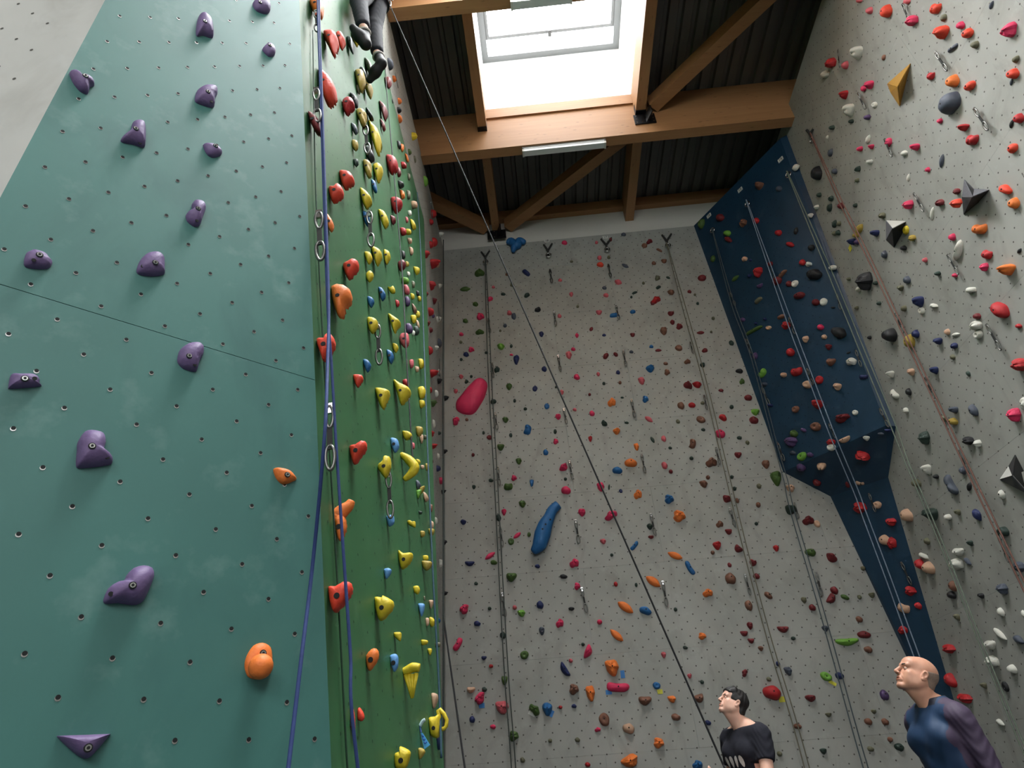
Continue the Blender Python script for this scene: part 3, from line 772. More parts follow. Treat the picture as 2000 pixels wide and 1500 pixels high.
CATALOG = """
@850 450 6.25 B
540 510 120 85 0 g r;365 710 130 55 5 g f;1110 510 110 50 -40 n l;880 530 50 40 0 t b;940 663 55 45 0 z b;830 773 60 35 0 e b;1118 785 75 50 40 e b;490 895 70 55 0 g b;710 688 40 35 0 p b;668 830 75 50 35 k b;1253 968 80 45 20 d t;552 1045 95 80 0 k r;905 1003 60 50 0 p k;958 1042 60 90 0 c b;852 1158 45 45 0 c k;1660 780 50 50 0 p t;1740 925 35 35 0 z k;1518 1040 50 50 0 p b;1525 603 50 35 0 p b;1730 1280 45 55 0 k t;1905 1200 60 42 60 m f;1295 1262 60 70 0 n r;367 1100 65 55 0 g b;543 1235 105 60 0 g r;318 1262 55 45 0 k b;313 1360 40 36 0 z k;795 1222 30 30 0 z k;440 1450 75 60 0 k r;800 1412 95 75 0 G r;928 1408 35 45 0 e k;1685 1445 55 45 0 k b;1578 145 70 50 0 k b;1970 145 38 34 0 p k;1665 375 40 30 0 z b
@1150 450 6.25 B
425 45 60 40 0 c b;265 110 40 40 0 m k;130 335 55 45 0 p t;140 412 85 55 0 q b;245 325 40 40 0 z k;445 428 95 40 -25 c f;740 130 80 50 15 m r;680 180 70 60 0 t o;860 238 80 25 -30 t l;795 395 55 45 0 t b;920 370 70 50 0 t c;355 630 95 45 -20 p t;190 697 55 45 0 c o;668 640 35 35 0 z k;840 577 65 60 0 z r;970 573 55 30 -25 e f;850 690 60 35 35 e l;1385 573 105 75 0 m o;1005 750 85 60 0 t r;1230 742 50 40 0 m b;1297 783 30 30 0 z k;560 757 75 30 20 e f;520 812 30 30 0 e k;210 787 65 50 0 p b;820 840 120 75 20 r r;780 880 55 60 0 m o;538 987 70 45 15 b b;310 1030 110 45 5 b l;125 997 75 55 0 p c;1330 888 35 35 0 e k;1005 1010 80 55 0 m c;1022 1118 60 55 0 m t;1108 1168 80 70 0 m r;915 1225 85 90 0 t t;1365 1245 95 40 5 m f;187 1275 50 35 0 n f;535 1272 60 50 0 m c;1520 1070 40 40 0 z k;1495 1235 30 30 0 z k;765 1413 50 40 0 b b;850 1460 80 35 0 m f;1098 1428 90 75 0 t o;1418 1460 70 55 30 m b;1743 1368 60 65 0 e b;520 1478 50 40 0 c b
@850 680 6.25 B
375 72 70 60 0 n b;318 135 35 35 0 e k;625 52 45 30 0 e b;930 78 45 25 0 k b;988 138 75 115 0 n t;1630 78 80 95 0 p r;752 255 70 80 0 e r;1330 250 65 70 0 n b;1730 345 80 65 -25 k b;315 345 55 50 0 p t;440 343 35 35 0 e k;383 405 50 50 0 e r;248 523 50 50 0 p t;900 468 75 75 0 g t;1217 490 62 72 0 n o;1475 473 30 30 0 e k;1545 535 50 60 0 p t;708 645 75 60 25 e b;970 638 35 45 0 e k;1100 738 45 35 0 e k;1363 705 62 75 0 b o;1885 563 35 35 0 m k;1703 747 50 40 0 p b;1500 835 70 65 0 k t;1915 790 65 70 0 k b;855 870 78 70 0 g r;1128 985 125 85 75 b n;248 880 110 80 55 k r;385 868 40 40 0 t b;590 1030 30 45 0 e k;660 1085 70 60 0 m o;922 1060 40 55 0 e b;1465 1015 40 60 0 e k;1473 1135 65 70 0 k r;1893 1105 50 70 0 r t;797 1205 90 80 0 g c;1350 1265 65 75 0 b b;462 1300 40 45 0 m k;1018 1375 75 80 0 g r;1570 1450 115 80 45 k t
@1150 680 6.25 B
207 88 85 60 60 m b;328 72 65 45 -35 m b;1205 158 80 60 0 t r;940 183 55 40 0 t b;1390 205 60 55 0 e t;358 290 50 55 0 n b;750 248 105 75 0 b t;958 290 70 75 0 t r;1840 275 90 55 0 d b;115 315 45 50 0 p t;645 392 85 95 0 p r;185 428 40 40 0 e k;382 418 40 40 0 t k;1872 400 65 75 0 g r;1215 448 115 80 -35 m r;1325 440 110 75 0 r r;1615 512 65 40 0 m f;1950 598 95 70 0 m b;280 652 100 110 0 o r;408 600 40 25 0 e b;693 618 75 85 0 b r;1127 695 85 95 0 t b;1262 688 88 62 0 r b;1745 715 50 50 0 e k;1390 665 50 45 0 z b;735 862 115 55 -35 p f;185 915 85 55 -40 e t;462 908 55 30 0 e b;1090 890 50 55 0 z b;1370 865 115 80 -30 t o;1642 840 105 70 -30 r b;1398 992 50 40 0 e b;340 1012 90 70 0 o t;1610 1035 120 105 0 k b;1840 1090 60 45 0 e b;780 1115 90 40 -60 e f;915 1100 60 80 0 p b;583 1200 65 95 0 o r;1940 1155 50 45 0 z t;1270 1160 120 80 80 t n;995 1215 45 35 0 e b;1255 1340 50 45 0 e k;515 1390 155 100 0 o b;925 1425 95 70 -55 p b;1828 1300 88 75 0 m c;1500 1385 140 115 0 t r
@850 910 6.25 B
680 172 60 45 0 e b;470 257 45 50 0 e t;962 143 70 70 0 k r;890 248 110 85 0 g n;1177 207 50 90 0 b c;1590 158 40 40 0 e k;1597 288 120 100 0 k b;1062 460 90 85 0 g r;838 562 60 80 0 k t;772 630 65 90 0 e b;340 683 75 60 0 n t;1790 565 90 90 0 k t;1000 845 115 50 40 k f;925 920 75 85 0 g o;1145 835 45 60 0 g k;668 1092 150 60 35 k f;715 1172 85 60 0 g b;418 1190 120 60 0 n c;498 1432 48 45 0 e b;930 1355 130 110 0 g c;1248 1222 65 50 0 n b;1568 1345 95 55 0 d b;1697 1180 115 115 0 k r;1735 1465 75 90 0 k r
@1150 910 6.25 B
350 45 125 85 0 b b;145 250 95 115 0 k r;248 258 75 25 85 e f;390 303 45 50 0 n o;600 340 100 120 0 o r;985 400 115 110 0 b r;1003 65 50 50 0 m k;1405 215 100 90 0 t r;1457 137 50 50 0 t k;1747 133 45 45 0 e k;1780 275 50 50 0 e k;1685 400 115 75 -30 m t;1810 420 55 65 0 t b;270 595 170 100 25 k r;1110 605 150 140 0 o r;745 738 70 75 0 e t;760 868 70 40 0 m t;175 918 75 65 0 p r;560 970 135 50 50 b n;1600 705 90 85 0 t r;1710 800 85 70 0 m c;1570 970 105 100 0 r t;1515 1055 50 50 0 t k;1825 1010 110 80 -40 m c;1055 1090 190 80 -20 o f;1235 1240 190 65 -60 b n;280 1085 40 40 0 e k;1720 1205 50 60 0 m b;790 1405 210 100 -35 o f;1735 1365 130 140 0 t b;1990 1170 45 75 0 r b;330 1440 50 60 0 r k;580 1450 35 50 0 e k
@850 1130 6.25 B
355 365 130 100 55 k r;512 545 85 65 0 n b;275 800 170 75 60 k n;663 363 45 45 0 e k;970 350 55 55 0 p k;1050 420 100 85 0 G r;1280 315 88 100 0 n b;1663 368 75 45 0 d t;1520 540 95 110 0 k r;825 690 75 85 0 e b;1300 640 68 100 0 c t;1088 930 105 105 0 g o;1805 803 45 45 0 e k;1870 890 180 90 70 k t;595 970 65 50 0 n c;680 1068 55 45 0 r k;1655 1000 50 50 0 p k;1575 1110 195 75 -58 n c;845 1245 75 110 0 g c;435 1360 105 75 0 s c;600 1350 65 60 0 e b;1695 1350 120 130 0 t r;1895 1400 115 190 0 o r
@1150 1130 6.25 B
450 345 225 100 -35 o f;695 385 155 95 -15 b b;133 527 65 60 0 k k;340 690 205 85 -40 o f;1060 375 45 50 0 e k;1455 170 125 100 0 o r;1955 325 90 130 0 t b;1390 700 95 85 0 o r;1180 840 60 45 0 e b;915 930 60 75 0 p t;1970 575 70 90 0 m t;1900 670 95 65 0 m c;1985 760 80 60 0 m c;285 1085 170 200 0 o r;360 1325 280 110 -4 k n;830 1305 95 85 0 b o;1232 1190 55 60 0 p t;1385 1262 48 50 0 e k;1905 1150 95 70 55 m r
@850 1300 7.5 B
655 470 195 130 62 k r;975 610 200 190 0 p r;540 785 85 100 0 n b;845 895 85 70 0 k b;1455 640 190 130 -60 g r;1640 635 150 190 0 b t;1835 610 60 50 0 r k;1685 1100 60 60 0 z k;1150 1030 145 150 0 g r;1280 1380 75 80 0 z b
@1110 1300 7.5 B
85 590 75 60 0 n b;1130 515 195 130 0 t c;1520 490 125 100 0 o r;525 785 155 190 0 t o;430 935 90 70 0 k r;885 920 175 150 0 s b;1580 750 135 100 0 t b;135 1085 75 70 0 z b;1330 1130 155 150 0 o r;910 1400 260 180 30 o r;285 1450 80 70 0 r k;1895 1450 150 130 0 b r;1920 480 150 120 20 t c
@1350 280 6.25 U
115 980 75 120 0 g b;345 900 95 85 0 m b;820 515 85 90 0 t t;1065 550 75 65 0 c b;1270 290 100 70 30 w f;430 1095 90 70 0 G b;445 1170 110 60 -25 m b;630 970 75 95 0 t r;785 940 75 70 0 r b;1055 1090 85 70 0 r b;1275 1065 50 85 0 d b;1200 1230 110 60 -15 r b;1460 1270 80 75 0 d b;1450 880 70 50 20 w r;260 1405 55 80 0 g b;645 1410 65 60 0 s r;720 1425 30 30 0 n k;1350 1450 75 75 0 r b;1430 1475 70 60 0 w r;960 1470 60 60 0 m b
@1380 500 6.25 U
615 195 105 125 0 r r;520 240 45 45 0 n k;345 270 115 45 40 g f;645 365 80 45 30 v c;625 540 110 45 40 z l;850 300 105 100 0 m r;920 215 140 40 50 t l;1000 335 75 70 0 m b;1070 335 80 85 0 w o;1300 215 190 130 0 d b;1120 480 145 80 20 m b;1325 560 95 80 0 m b;1420 558 90 95 0 w o;1530 140 100 60 10 w o;1540 628 60 25 0 d f;435 775 60 50 0 v b;710 768 35 35 0 n k;598 822 35 35 0 n k;570 905 250 40 28 g l;750 875 75 50 0 s o;905 740 110 50 25 t b;965 845 95 95 0 r r;1385 865 80 70 0 k b;1430 985 65 60 0 s b;1595 930 190 135 -20 d b;1200 1015 75 85 0 s r;1480 1110 75 70 0 m t;1015 1170 100 100 0 r b;585 1215 65 85 0 v b;1730 1180 60 25 20 d f;1510 1295 105 95 0 t c;1755 1285 120 100 -10 w r;670 1430 120 75 50 G n;935 1450 65 60 0 s k;1085 1410 140 100 10 r n
@1450 720 6.25 U
930 135 95 105 0 r o;1475 100 110 55 0 n n;780 190 115 95 0 s o;1150 220 90 90 0 s t;905 435 120 115 0 r t;640 495 90 85 0 t o;1210 600 180 100 20 m r;1370 535 70 65 0 w o;880 705 130 110 0 t o;740 750 80 45 -20 v b;620 790 95 90 0 g b;575 890 155 120 0 v r;610 1025 75 50 0 c b;1070 895 105 80 0 r r;1075 960 105 85 0 w o;1240 870 150 65 25 s c;1505 850 75 60 0 w t;1685 795 75 35 0 c b;1775 755 100 45 0 n c;715 1070 125 95 45 G o;820 1050 80 60 0 v b;335 445 60 45 0 n k;265 190 60 50 0 c k
@1450 720 6.25 V
710 1215 110 90 0 v b;965 1205 110 80 10 s t;1465 1075 185 100 -10 r r;1690 1310 75 110 0 m b;905 1400 95 80 0 m b;1450 1395 150 75 0 s n;1285 1420 60 90 0 m b
@1450 720 6.25 B
75 348 95 65 0 m b;165 525 100 80 0 G c;145 620 110 90 0 m b;60 895 45 40 0 z k;290 1165 90 100 0 t t;420 1335 130 180 0 g t;590 1455 110 90 0 s r;205 1430 55 65 0 z k
@1450 940 5.714 B
180 260 50 60 0 t k;158 470 40 40 0 e k;380 745 65 70 0 r t;120 910 80 65 -20 m t;160 1055 75 65 0 m b;540 315 130 95 -25 e t;740 430 130 100 0 m r;835 470 70 80 0 s o;765 790 120 85 0 g b;1000 850 135 80 -35 m t;295 1270 105 60 -35 t b;690 1325 60 70 0 z t;785 1405 75 75 0 m b;1000 1310 120 85 60 m c;1030 1215 85 90 0 m b;1150 1290 100 50 -20 g b;1310 1290 45 50 0 z k;1450 1270 70 60 0 z t;1350 970 50 50 0 z k
@1450 940 5.714 W
1305 295 135 130 0 r r;1495 265 100 85 0 s o;1650 455 120 90 0 r r;1580 655 130 120 0 s b;1660 690 105 140 0 r r;1875 1225 125 110 0 r r;1795 1420 150 100 -20 s n;1960 1390 90 85 0 r b
@1450 940 5.714 R
1820 380 110 140 0 s b
@1450 1180 5.714 B
208 493 60 55 0 t t;460 280 130 70 0 m c;570 380 50 40 0 e k;400 663 45 55 0 n k;515 745 90 95 0 c r;298 835 55 50 0 z b;340 985 200 160 0 r b;765 1050 115 75 0 m t;965 1235 70 50 0 z t;930 270 75 65 0 c t;1180 420 265 80 3 G c;1310 165 75 70 0 t b;1365 335 150 80 0 m b;1410 505 90 75 0 t b;940 805 135 90 -20 G o;1090 795 95 75 0 n b;1590 1010 95 115 0 v b;1470 1200 55 50 0 z t;1410 1310 85 75 0 t b;1600 1310 80 75 0 t b;620 1360 90 60 0 t b
@1450 1180 5.714 W
1785 290 120 100 0 r r
@1340 1200 3.03 B
555 825 30 30 0 z k;815 810 40 35 0 e t;1210 740 30 30 0 t k;1265 785 55 45 0 e b;1095 795 40 30 0 z b;130 640 40 30 0 n b
@1560 0 4.545 R
535 5 40 40 0 p k;620 95 55 60 0 p b;768 100 85 110 0 q b;1000 185 85 90 0 k r;955 10 60 50 0 p b;1205 80 90 85 0 q n;1280 160 65 50 60 z b;1430 225 70 65 0 k b;1255 290 95 115 0 q t;1490 295 95 75 20 q b;1555 398 65 65 0 z b;1855 275 140 105 45 k r;1705 45 75 30 70 c f;1360 430 115 35 35 c n;1920 525 70 50 60 z b;1890 655 100 90 0 q b;1885 730 60 25 80 c f;505 475 70 120 0 w t;278 560 75 90 0 r r;405 580 50 70 0 p b;225 660 75 55 15 w b;750 510 50 35 60 t f;1165 678 60 65 0 r n;1355 720 100 110 0 o b;1510 765 105 65 40 q b;395 845 50 80 0 r t;570 785 40 55 0 k b;620 755 55 75 0 k t;665 930 55 50 0 w o;435 985 65 120 0 w t;605 1042 40 45 0 v k;462 1078 35 35 0 e k;292 1133 35 40 0 e k;250 1220 40 20 80 w f;610 1240 85 35 75 w f;540 1322 35 45 0 k k;640 1305 35 45 0 k t;275 1355 75 38 75 c f;625 1440 40 45 0 w t;795 1265 45 80 0 k r;930 1360 60 45 15 w b;1025 1310 60 65 0 k t;1247 1075 45 45 0 k b;1450 1135 95 65 0 r t;1530 1245 100 90 0 r n;1945 1050 85 85 0 r b;1885 1100 80 30 75 d f;1890 1315 90 75 45 q b;1265 1430 120 35 82 c f;1320 920 210 150 65 c b
@1560 300 4.545 R
150 175 80 125 0 d b;312 158 45 50 0 c b;522 140 55 30 70 e t;515 237 25 40 0 z k;178 367 28 40 0 e k;280 400 50 50 0 e o;268 480 75 40 70 e f;368 465 50 60 0 m b;500 460 25 40 0 e k;312 625 75 35 78 e f;355 622 25 45 0 z k;345 702 35 50 0 e b;312 708 25 40 0 z k;155 475 35 40 0 w r;530 670 100 50 60 h f;500 725 60 45 0 h b;670 710 60 60 0 n t;735 550 50 55 0 z r;465 785 48 60 0 n t;510 787 40 45 0 v b;755 895 45 70 0 c b;925 838 55 45 0 d b;1005 750 50 55 0 h r;945 680 50 80 0 y o;1115 945 40 45 0 p b;575 1135 115 165 0 d r;525 1205 35 50 0 w r;440 1113 25 30 0 z k;955 1122 55 70 0 c b;900 1195 40 55 0 z t;680 1150 30 35 0 e k;1230 1065 40 40 0 e k;710 1330 28 35 0 e k;930 1375 35 55 0 z k;512 1370 25 30 0 z k;1055 1320 70 105 0 n t;1083 1395 55 60 0 w o;1195 1352 75 40 -10 w r;1140 143 40 45 0 k b;970 215 70 25 85 w f;965 455 75 80 0 k r;1245 437 65 65 0 m r;1400 337 50 55 0 m r;1180 535 120 30 84 w f;1355 743 55 65 0 k b;1410 865 190 50 76 w c;1825 318 125 75 -20 q b;1900 440 90 100 0 o b;1590 672 135 90 0 o n;1660 900 90 75 -20 r n;1640 1008 65 75 0 k r;1830 1035 125 105 0 o t;1955 865 55 30 60 d f;1520 1212 90 50 0 w l;1770 1390 175 110 -35 r b;1575 1445 60 55 0 m b;1380 1080 45 40 0 k b
@1640 600 5.556 R
525 305 135 150 0 d b;320 330 30 40 0 d k;745 370 100 150 0 h b;815 290 70 90 0 n b;1160 270 55 70 0 s b;1253 297 110 40 10 w f;1060 370 70 75 0 n t;1235 420 65 70 0 n r;1220 540 50 60 0 z b;1020 690 65 85 0 n t;1390 720 65 40 -50 e f;545 730 60 75 0 w t;770 705 55 80 0 s t;740 918 55 80 0 d b;585 950 120 55 -45 w n;715 1125 45 70 0 w r;1230 1120 72 75 0 c t;1440 1120 140 70 -58 c b;1125 1205 55 75 0 z b;1220 1240 95 80 0 h b;910 1420 95 145 0 e r;1485 100 70 65 0 m b;1465 200 110 110 0 w r;1490 300 95 90 0 w o;1935 205 70 50 0 r b;1950 625 150 140 0 r r;1880 1170 125 150 0 k r;1990 1050 80 150 0 w r;1390 1450 100 90 0 d r;1490 1480 70 80 0 w r
@1640 850 5.556 R
935 375 75 110 0 w t;1040 450 45 45 0 d k;1190 540 240 80 -62 c n;820 520 90 90 0 z b;1325 385 65 85 0 c b;1400 560 100 45 80 d f;975 860 115 130 0 e t;1480 865 145 75 -60 n f;1750 645 65 100 0 w b;1170 890 55 65 0 w k;1275 840 50 65 0 z t;940 1150 55 70 0 z b;1410 1175 50 60 0 e t;1760 1045 110 100 0 e b;1280 1270 115 80 0 w c;1255 1400 120 120 0 w r;1380 1370 110 45 -45 c f;900 1310 115 40 -20 w l;860 1400 110 80 -30 r b;950 1440 110 130 0 s b;1945 1430 95 110 0 c r
@1640 1100 5.556 R
1755 280 100 110 0 c r;1530 355 50 55 0 d t;1215 250 70 110 0 t b;1205 345 80 80 0 d b;1740 530 65 90 0 w b;1270 590 45 70 0 z t;1730 770 190 55 -42 w f;1930 830 140 70 -30 c f;1625 890 110 90 0 w c;1640 1070 120 120 0 w r;1860 1150 85 90 0 w b;1180 930 120 90 0 r r;1190 1270 140 95 -40 r b;1345 1470 180 80 -10 r r;1560 1330 50 60 0 z t;1790 1340 65 100 0 d o;1990 550 40 80 0 w b;1734 1728 110 45 -35 w f
@560 0 5.882 L
1080 430 50 120 0 G b;1195 735 65 110 0 c b;1240 905 45 60 0 o b;1205 1160 35 75 0 d b;1300 1160 45 60 0 o b;1185 1275 55 60 0 d b;1295 1265 50 60 0 d b;1305 1365 45 80 0 o b
@560 250 5.882 L
1415 275 40 60 0 g b;1475 360 25 70 0 z b;1600 610 50 100 0 G b;1690 985 65 85 0 r b;1665 1080 45 60 0 r b;1705 1310 60 90 0 r b;1665 1340 50 70 0 r b;1610 1450 50 80 0 r t;1775 1225 40 50 0 w t;1465 95 60 75 0 y r
@560 500 5.882 L
1700 90 80 100 0 r t;1735 90 40 80 0 s b;1675 340 55 95 0 r t;1765 345 30 50 0 w t;1700 520 35 70 0 m t;1660 640 65 90 0 r b;1685 690 25 40 0 v k;1605 440 35 60 0 m t;1745 730 40 70 0 w t;1620 780 40 70 0 m t;1660 850 40 60 0 m b;1760 1000 50 100 0 c b;1725 1055 35 50 0 w t;1650 1085 65 95 0 r b;1690 1350 65 90 0 r t;1755 1440 40 60 0 d t;1755 1330 30 60 0 w b
@560 750 5.882 L
1650 70 45 75 0 r b;1725 110 40 80 0 w b;1690 220 50 80 0 g t;1630 180 30 60 0 n b;1695 455 40 90 0 w o;1665 580 40 90 0 r t;1695 715 45 60 0 r t;1755 565 25 40 0 e k;1745 830 30 70 0 w b;1670 890 30 60 0 m b;1745 970 50 70 0 n b;1780 1110 55 80 0 k b;1820 775 40 50 0 d t;1830 165 40 60 0 d t;1800 1240 40 50 0 d t
@560 1000 5.882 L
1720 100 30 80 0 w b;1775 590 40 90 0 w r;1700 730 40 100 0 s b;1740 1250 70 70 0 b b;1815 350 40 60 0 d t;1815 940 45 60 0 d t;1725 1800 45 80 0 w b
"""


def parse_catalog():
    cur = None
    for line in CATALOG.strip().splitlines():
        if line[0] == '@':
            h = line[1:].split()
            cur = (float(h[0]), float(h[1]), float(h[2]), h[3])
            continue
        for e in line.split(';'):
            a = e.split()
            x, y, L, T, ang = map(float, a[:5])
            add_hold(cur[3], cur[0] + x / cur[2], cur[1] + y / cur[2], L / cur[2], T / cur[2], ang, a[5], a[6])


parse_catalog()
# ------------------------------------------------------------------ larger holds, each with its own outline
def smooth_poly(pts, n=36, rough=0.0):
    """closed Catmull-Rom through the corners, resampled"""
    P = [np.array(p, float) for p in pts]
    N = len(P)
    out = []
    per = max(2, n // N)
    for i in range(N):
        p0, p1, p2, p3 = P[i - 1], P[i], P[(i + 1) % N], P[(i + 2) % N]
        for k in range(per):
            t = k / per
            out.append(0.5 * ((2 * p1) + (p2 - p0) * t * 0.7 + (2 * p0 - 5 * p1 + 4 * p2 - p3) * t * t * 0 + 0) if False else
                       (1 - t) ** 2 * (1 + 2 * t) * p1 + t ** 2 * (3 - 2 * t) * p2 + (t * (1 - t) ** 2) * (p2 - p0) * 0.45 + (t ** 2 * (t - 1)) * (p3 - p1) * 0.45)
    return out


def area_centroid(pts):
    A = cx = cy = 0
    for i in range(len(pts)):
        x0, y0 = pts[i]; x1, y1 = pts[(i + 1) % len(pts)]
        c = x0 * y1 - x1 * y0
        A += c; cx += (x0 + x1) * c; cy += (y0 + y1) * c
    return A / 2, np.array([cx / (3 * A), cy / (3 * A)])


def dome(name, pts2, P0, ex, ey, n, h, mat, flat=False, facets=0.0, seed=0, rings=(1.0, 0.985, 0.93, 0.8, 0.55, 0.28), peak=None):
    """solid standing on a wall: outline pts2 in (ex, ey), rounded up along n to height h"""
    rnd = random.Random(seed)
    A, c = area_centroid(pts2)
    if A < 0:
        pts2 = pts2[::-1]
    if peak is not None:
        c = np.array(peak, float)
    V, Fc = [], []
    N = len(pts2)
    for ri, s in enumerate(rings):
        for p in pts2:
            q = c + (np.array(p) - c) * s
            z = 0 if ri == 0 else h * ((1 - s ** 2.6) ** 0.55 if not flat else (1 - s))
            if facets and ri:
                z += h * facets * (math.sin(q[0] * 90 + seed) + math.sin(q[1] * 70 + 2 * seed)) * 0.5
            V.append(ex * q[0] + ey * q[1] + n * max(z, 0))
        if ri:
            for i in range(N):
                j = (i + 1) % N
                Fc.append(((ri - 1) * N + i, (ri - 1) * N + j, ri * N + j, ri * N + i))
    V.append(ex * c[0] + ey * c[1] + n * (h if flat else h * 1.0))
    k = len(rings) - 1
    for i in range(N):
        Fc.append((k * N + i, k * N + (i + 1) % N, len(V) - 1))
    o = mesh_obj(name, V, Fc, mat, None, smooth=not flat)
    o.location = tuple(map(float, P0))
    return o


def wall_basis(wall):
    n, o = (np.array(a, float) for a in PLANES[wall])
    n = n / np.linalg.norm(n)
    ey = np.array([0, 0, 1.0]) - n * n[2]
    ey /= np.linalg.norm(ey)
    ex = np.cross(ey, n)
    return n, o, ex, ey


def outline_hold(wall, poly, colr, h=None, lift=0.35, flat=False, facets=0.0, name='climbing_hold', bolts=(), n=36, seed=1, word='shaped', peak=None, mat=None):
    """poly: outline in photo pixels; the solid stands on the wall at its own size"""
    nn, o, ex, ey = wall_basis(wall)
    c = np.mean(np.array(poly), axis=0)
    P = on_plane(c[0], c[1], nn, o)
    zc = depth(P)
    size = (max(p[0] for p in poly) - min(p[0] for p in poly) + max(p[1] for p in poly) - min(p[1] for p in poly)) / 2 * zc / F_PX
    h = h if h is not None else size * 0.42
    P = on_plane(c[0], c[1], nn, o + nn * h * lift)

    def loc(px, py, up=lift):
        q = on_plane(px, py, nn, o + nn * h * up) - P
        return np.array([q @ ex, q @ ey])
    pts = [loc(*p) for p in poly]
    if not flat:
        pts = smooth_poly(pts, n)
    ob = dome(name, pts, P - nn * h * lift, ex, ey, nn, h, mat or HM[colr], flat, facets, seed, peak=None if peak is None else loc(*peak, 1.0),
              rings=(1.0, 0.97) if flat else (1.0, 0.985, 0.93, 0.8, 0.55, 0.28))
    A, cc = area_centroid(pts)
    R = Matrix((tuple(map(float, ex)), tuple(map(float, ey)), tuple(map(float, nn)))).transposed().to_4x4()
    for k, (bx, by, kind) in enumerate(bolts):
        q = loc(bx, by, 0.9)
        # height of the dome under the bolt
        best = min((np.linalg.norm(np.array(v.co) - (ex * q[0] + ey * q[1]) - nn * (nn @ np.array(v.co))), v.index) for v in ob.data.vertices if v.index >= 36)
        z = nn @ np.array(ob.data.vertices[best[1]].co)
        base = ex * q[0] + ey * q[1] + nn * (z + 0.0005)
        e = bpy.data.objects.new('bolt_recess' if kind == 'b' else 'screw_hole', _me_r); link(e, ob)
        M = R.copy(); M.translation = tuple(map(float, base))
        e.matrix_local = M
        if kind == 's':
            e.scale = (0.62, 0.62, 1)
        else:
            w = bpy.data.objects.new('bolt', _me_w); link(w, ob); M2 = M.copy(); M2.translation = tuple(map(float, base + nn * 0.001)); w.matrix_local = M2
            s = bpy.data.objects.new('bolt_socket', _me_s); link(s, w); s.location = (0, 0, 0.0006)
    L = max(max(p[0] for p in poly) - min(p[0] for p in poly), max(p[1] for p in poly) - min(p[1] for p in poly))
    HOLDS.append((ob, wall, c[0], c[1], PAL[colr][1], 'large' if L >= 26 else 'medium' if L >= 14 else 'small', word))
    return ob


def crop(s, ox=0.0, oy=0.0, k=1.0):
    return [(ox + float(a.split(',')[0]) / k, oy + float(a.split(',')[1]) / k) for a in s.split()]


# --- teal wall
TEAL = [
 ('u', 3, 0, '1485,20 1500,-10 1560,-20 1587,20 1585,60 1560,72 1510,55', '1525,12', '', 'oval'),
 ('u', 3, 0, '1160,110 1175,75 1200,68 1240,105 1253,160 1250,210 1195,195 1160,200 1152,170', '1200,128', '1243,165', 'shell shaped'),
 ('u', 3, 0, '1540,280 1570,250 1600,260 1617,290 1610,320 1580,325 1555,305', '1580,268', '', 'nub'),
 ('u', 3, 0, '408,415 440,410 480,450 510,440 550,465 555,490 530,500 515,538 470,520 430,470', '500,448', '', 'winged'),
 ('u', 3, 0, '1147,560 1160,520 1205,495 1270,500 1278,540 1262,570 1260,612 1235,617 1180,600 1150,585', '1218,540', '1243,585', 'bean shaped'),
 ('u', 3, 0, '715,800 765,760 780,710 815,697 850,710 858,770 855,840 838,850 790,835 720,820', '795,757', '828,817', 'boot shaped'),
 ('u', 3, 0, '1193,842 1225,838 1270,850 1303,880 1295,905 1250,915 1215,895', '1262,857', '', 'notched'),
 ('u', 3, 0, '1093,1260 1100,1240 1130,1225 1128,1190 1150,1165 1195,1175 1210,1210 1190,1270 1175,1310 1145,1318 1105,1290', '1160,1225', '1158,1285', 'two lobed'),
 ('u', 1, 0, '50,495 60,488 68,486 90,493 97,502 103,510 92,522 50,518', '77,499', '66,508', 'blocky'),
 ('u', 1, 0, '268,525 275,505 290,492 310,490 322,500 323,520 322,532 300,536 275,533', '303,514', '280,517', 'squat'),
 ('u', 3, 500, '1045,590 1060,540 1110,505 1170,500 1198,525 1195,570 1170,620 1160,660 1140,668 1080,650 1050,620', '1110,585', '1147,630', 'kidney shaped'),
 ('u', 3, 500, '50,760 65,690 110,688 205,690 235,715 230,740 243,755 150,765 60,770', '145,722', '203,718', 'wide ragged'),
 ('u', 3, 500, '455,1130 460,1080 500,1020 550,1012 610,1030 625,1080 615,1130 660,1170 665,1195 640,1215 480,1233 450,1215', '538,1117', '632,1170', 'tall boot shaped'),
 ('o', 3, 500, '1607,1245 1640,1238 1700,1255 1740,1300 1725,1315 1665,1333 1625,1300', '1682,1283', '', 'ridged lemon shaped'),
 ('u', 3, 1000, '612,510 640,440 690,405 730,400 750,360 790,320 850,305 900,320 910,370 880,450 850,510 810,535 760,535 700,525 630,530', '775,432', '655,473', 'big curved'),
 ('o', 3, 1000, '1437,900 1450,840 1490,780 1545,763 1590,790 1600,850 1597,890 1590,940 1540,970 1500,978 1455,960', '1540,828', '', 'oval knobbed'),
 ('u', 3, 1000, '343,1320 360,1308 500,1303 640,1298 645,1308 560,1410 520,1440 490,1440 440,1410', '515,1383', '', 'flat topped triangular'),
]
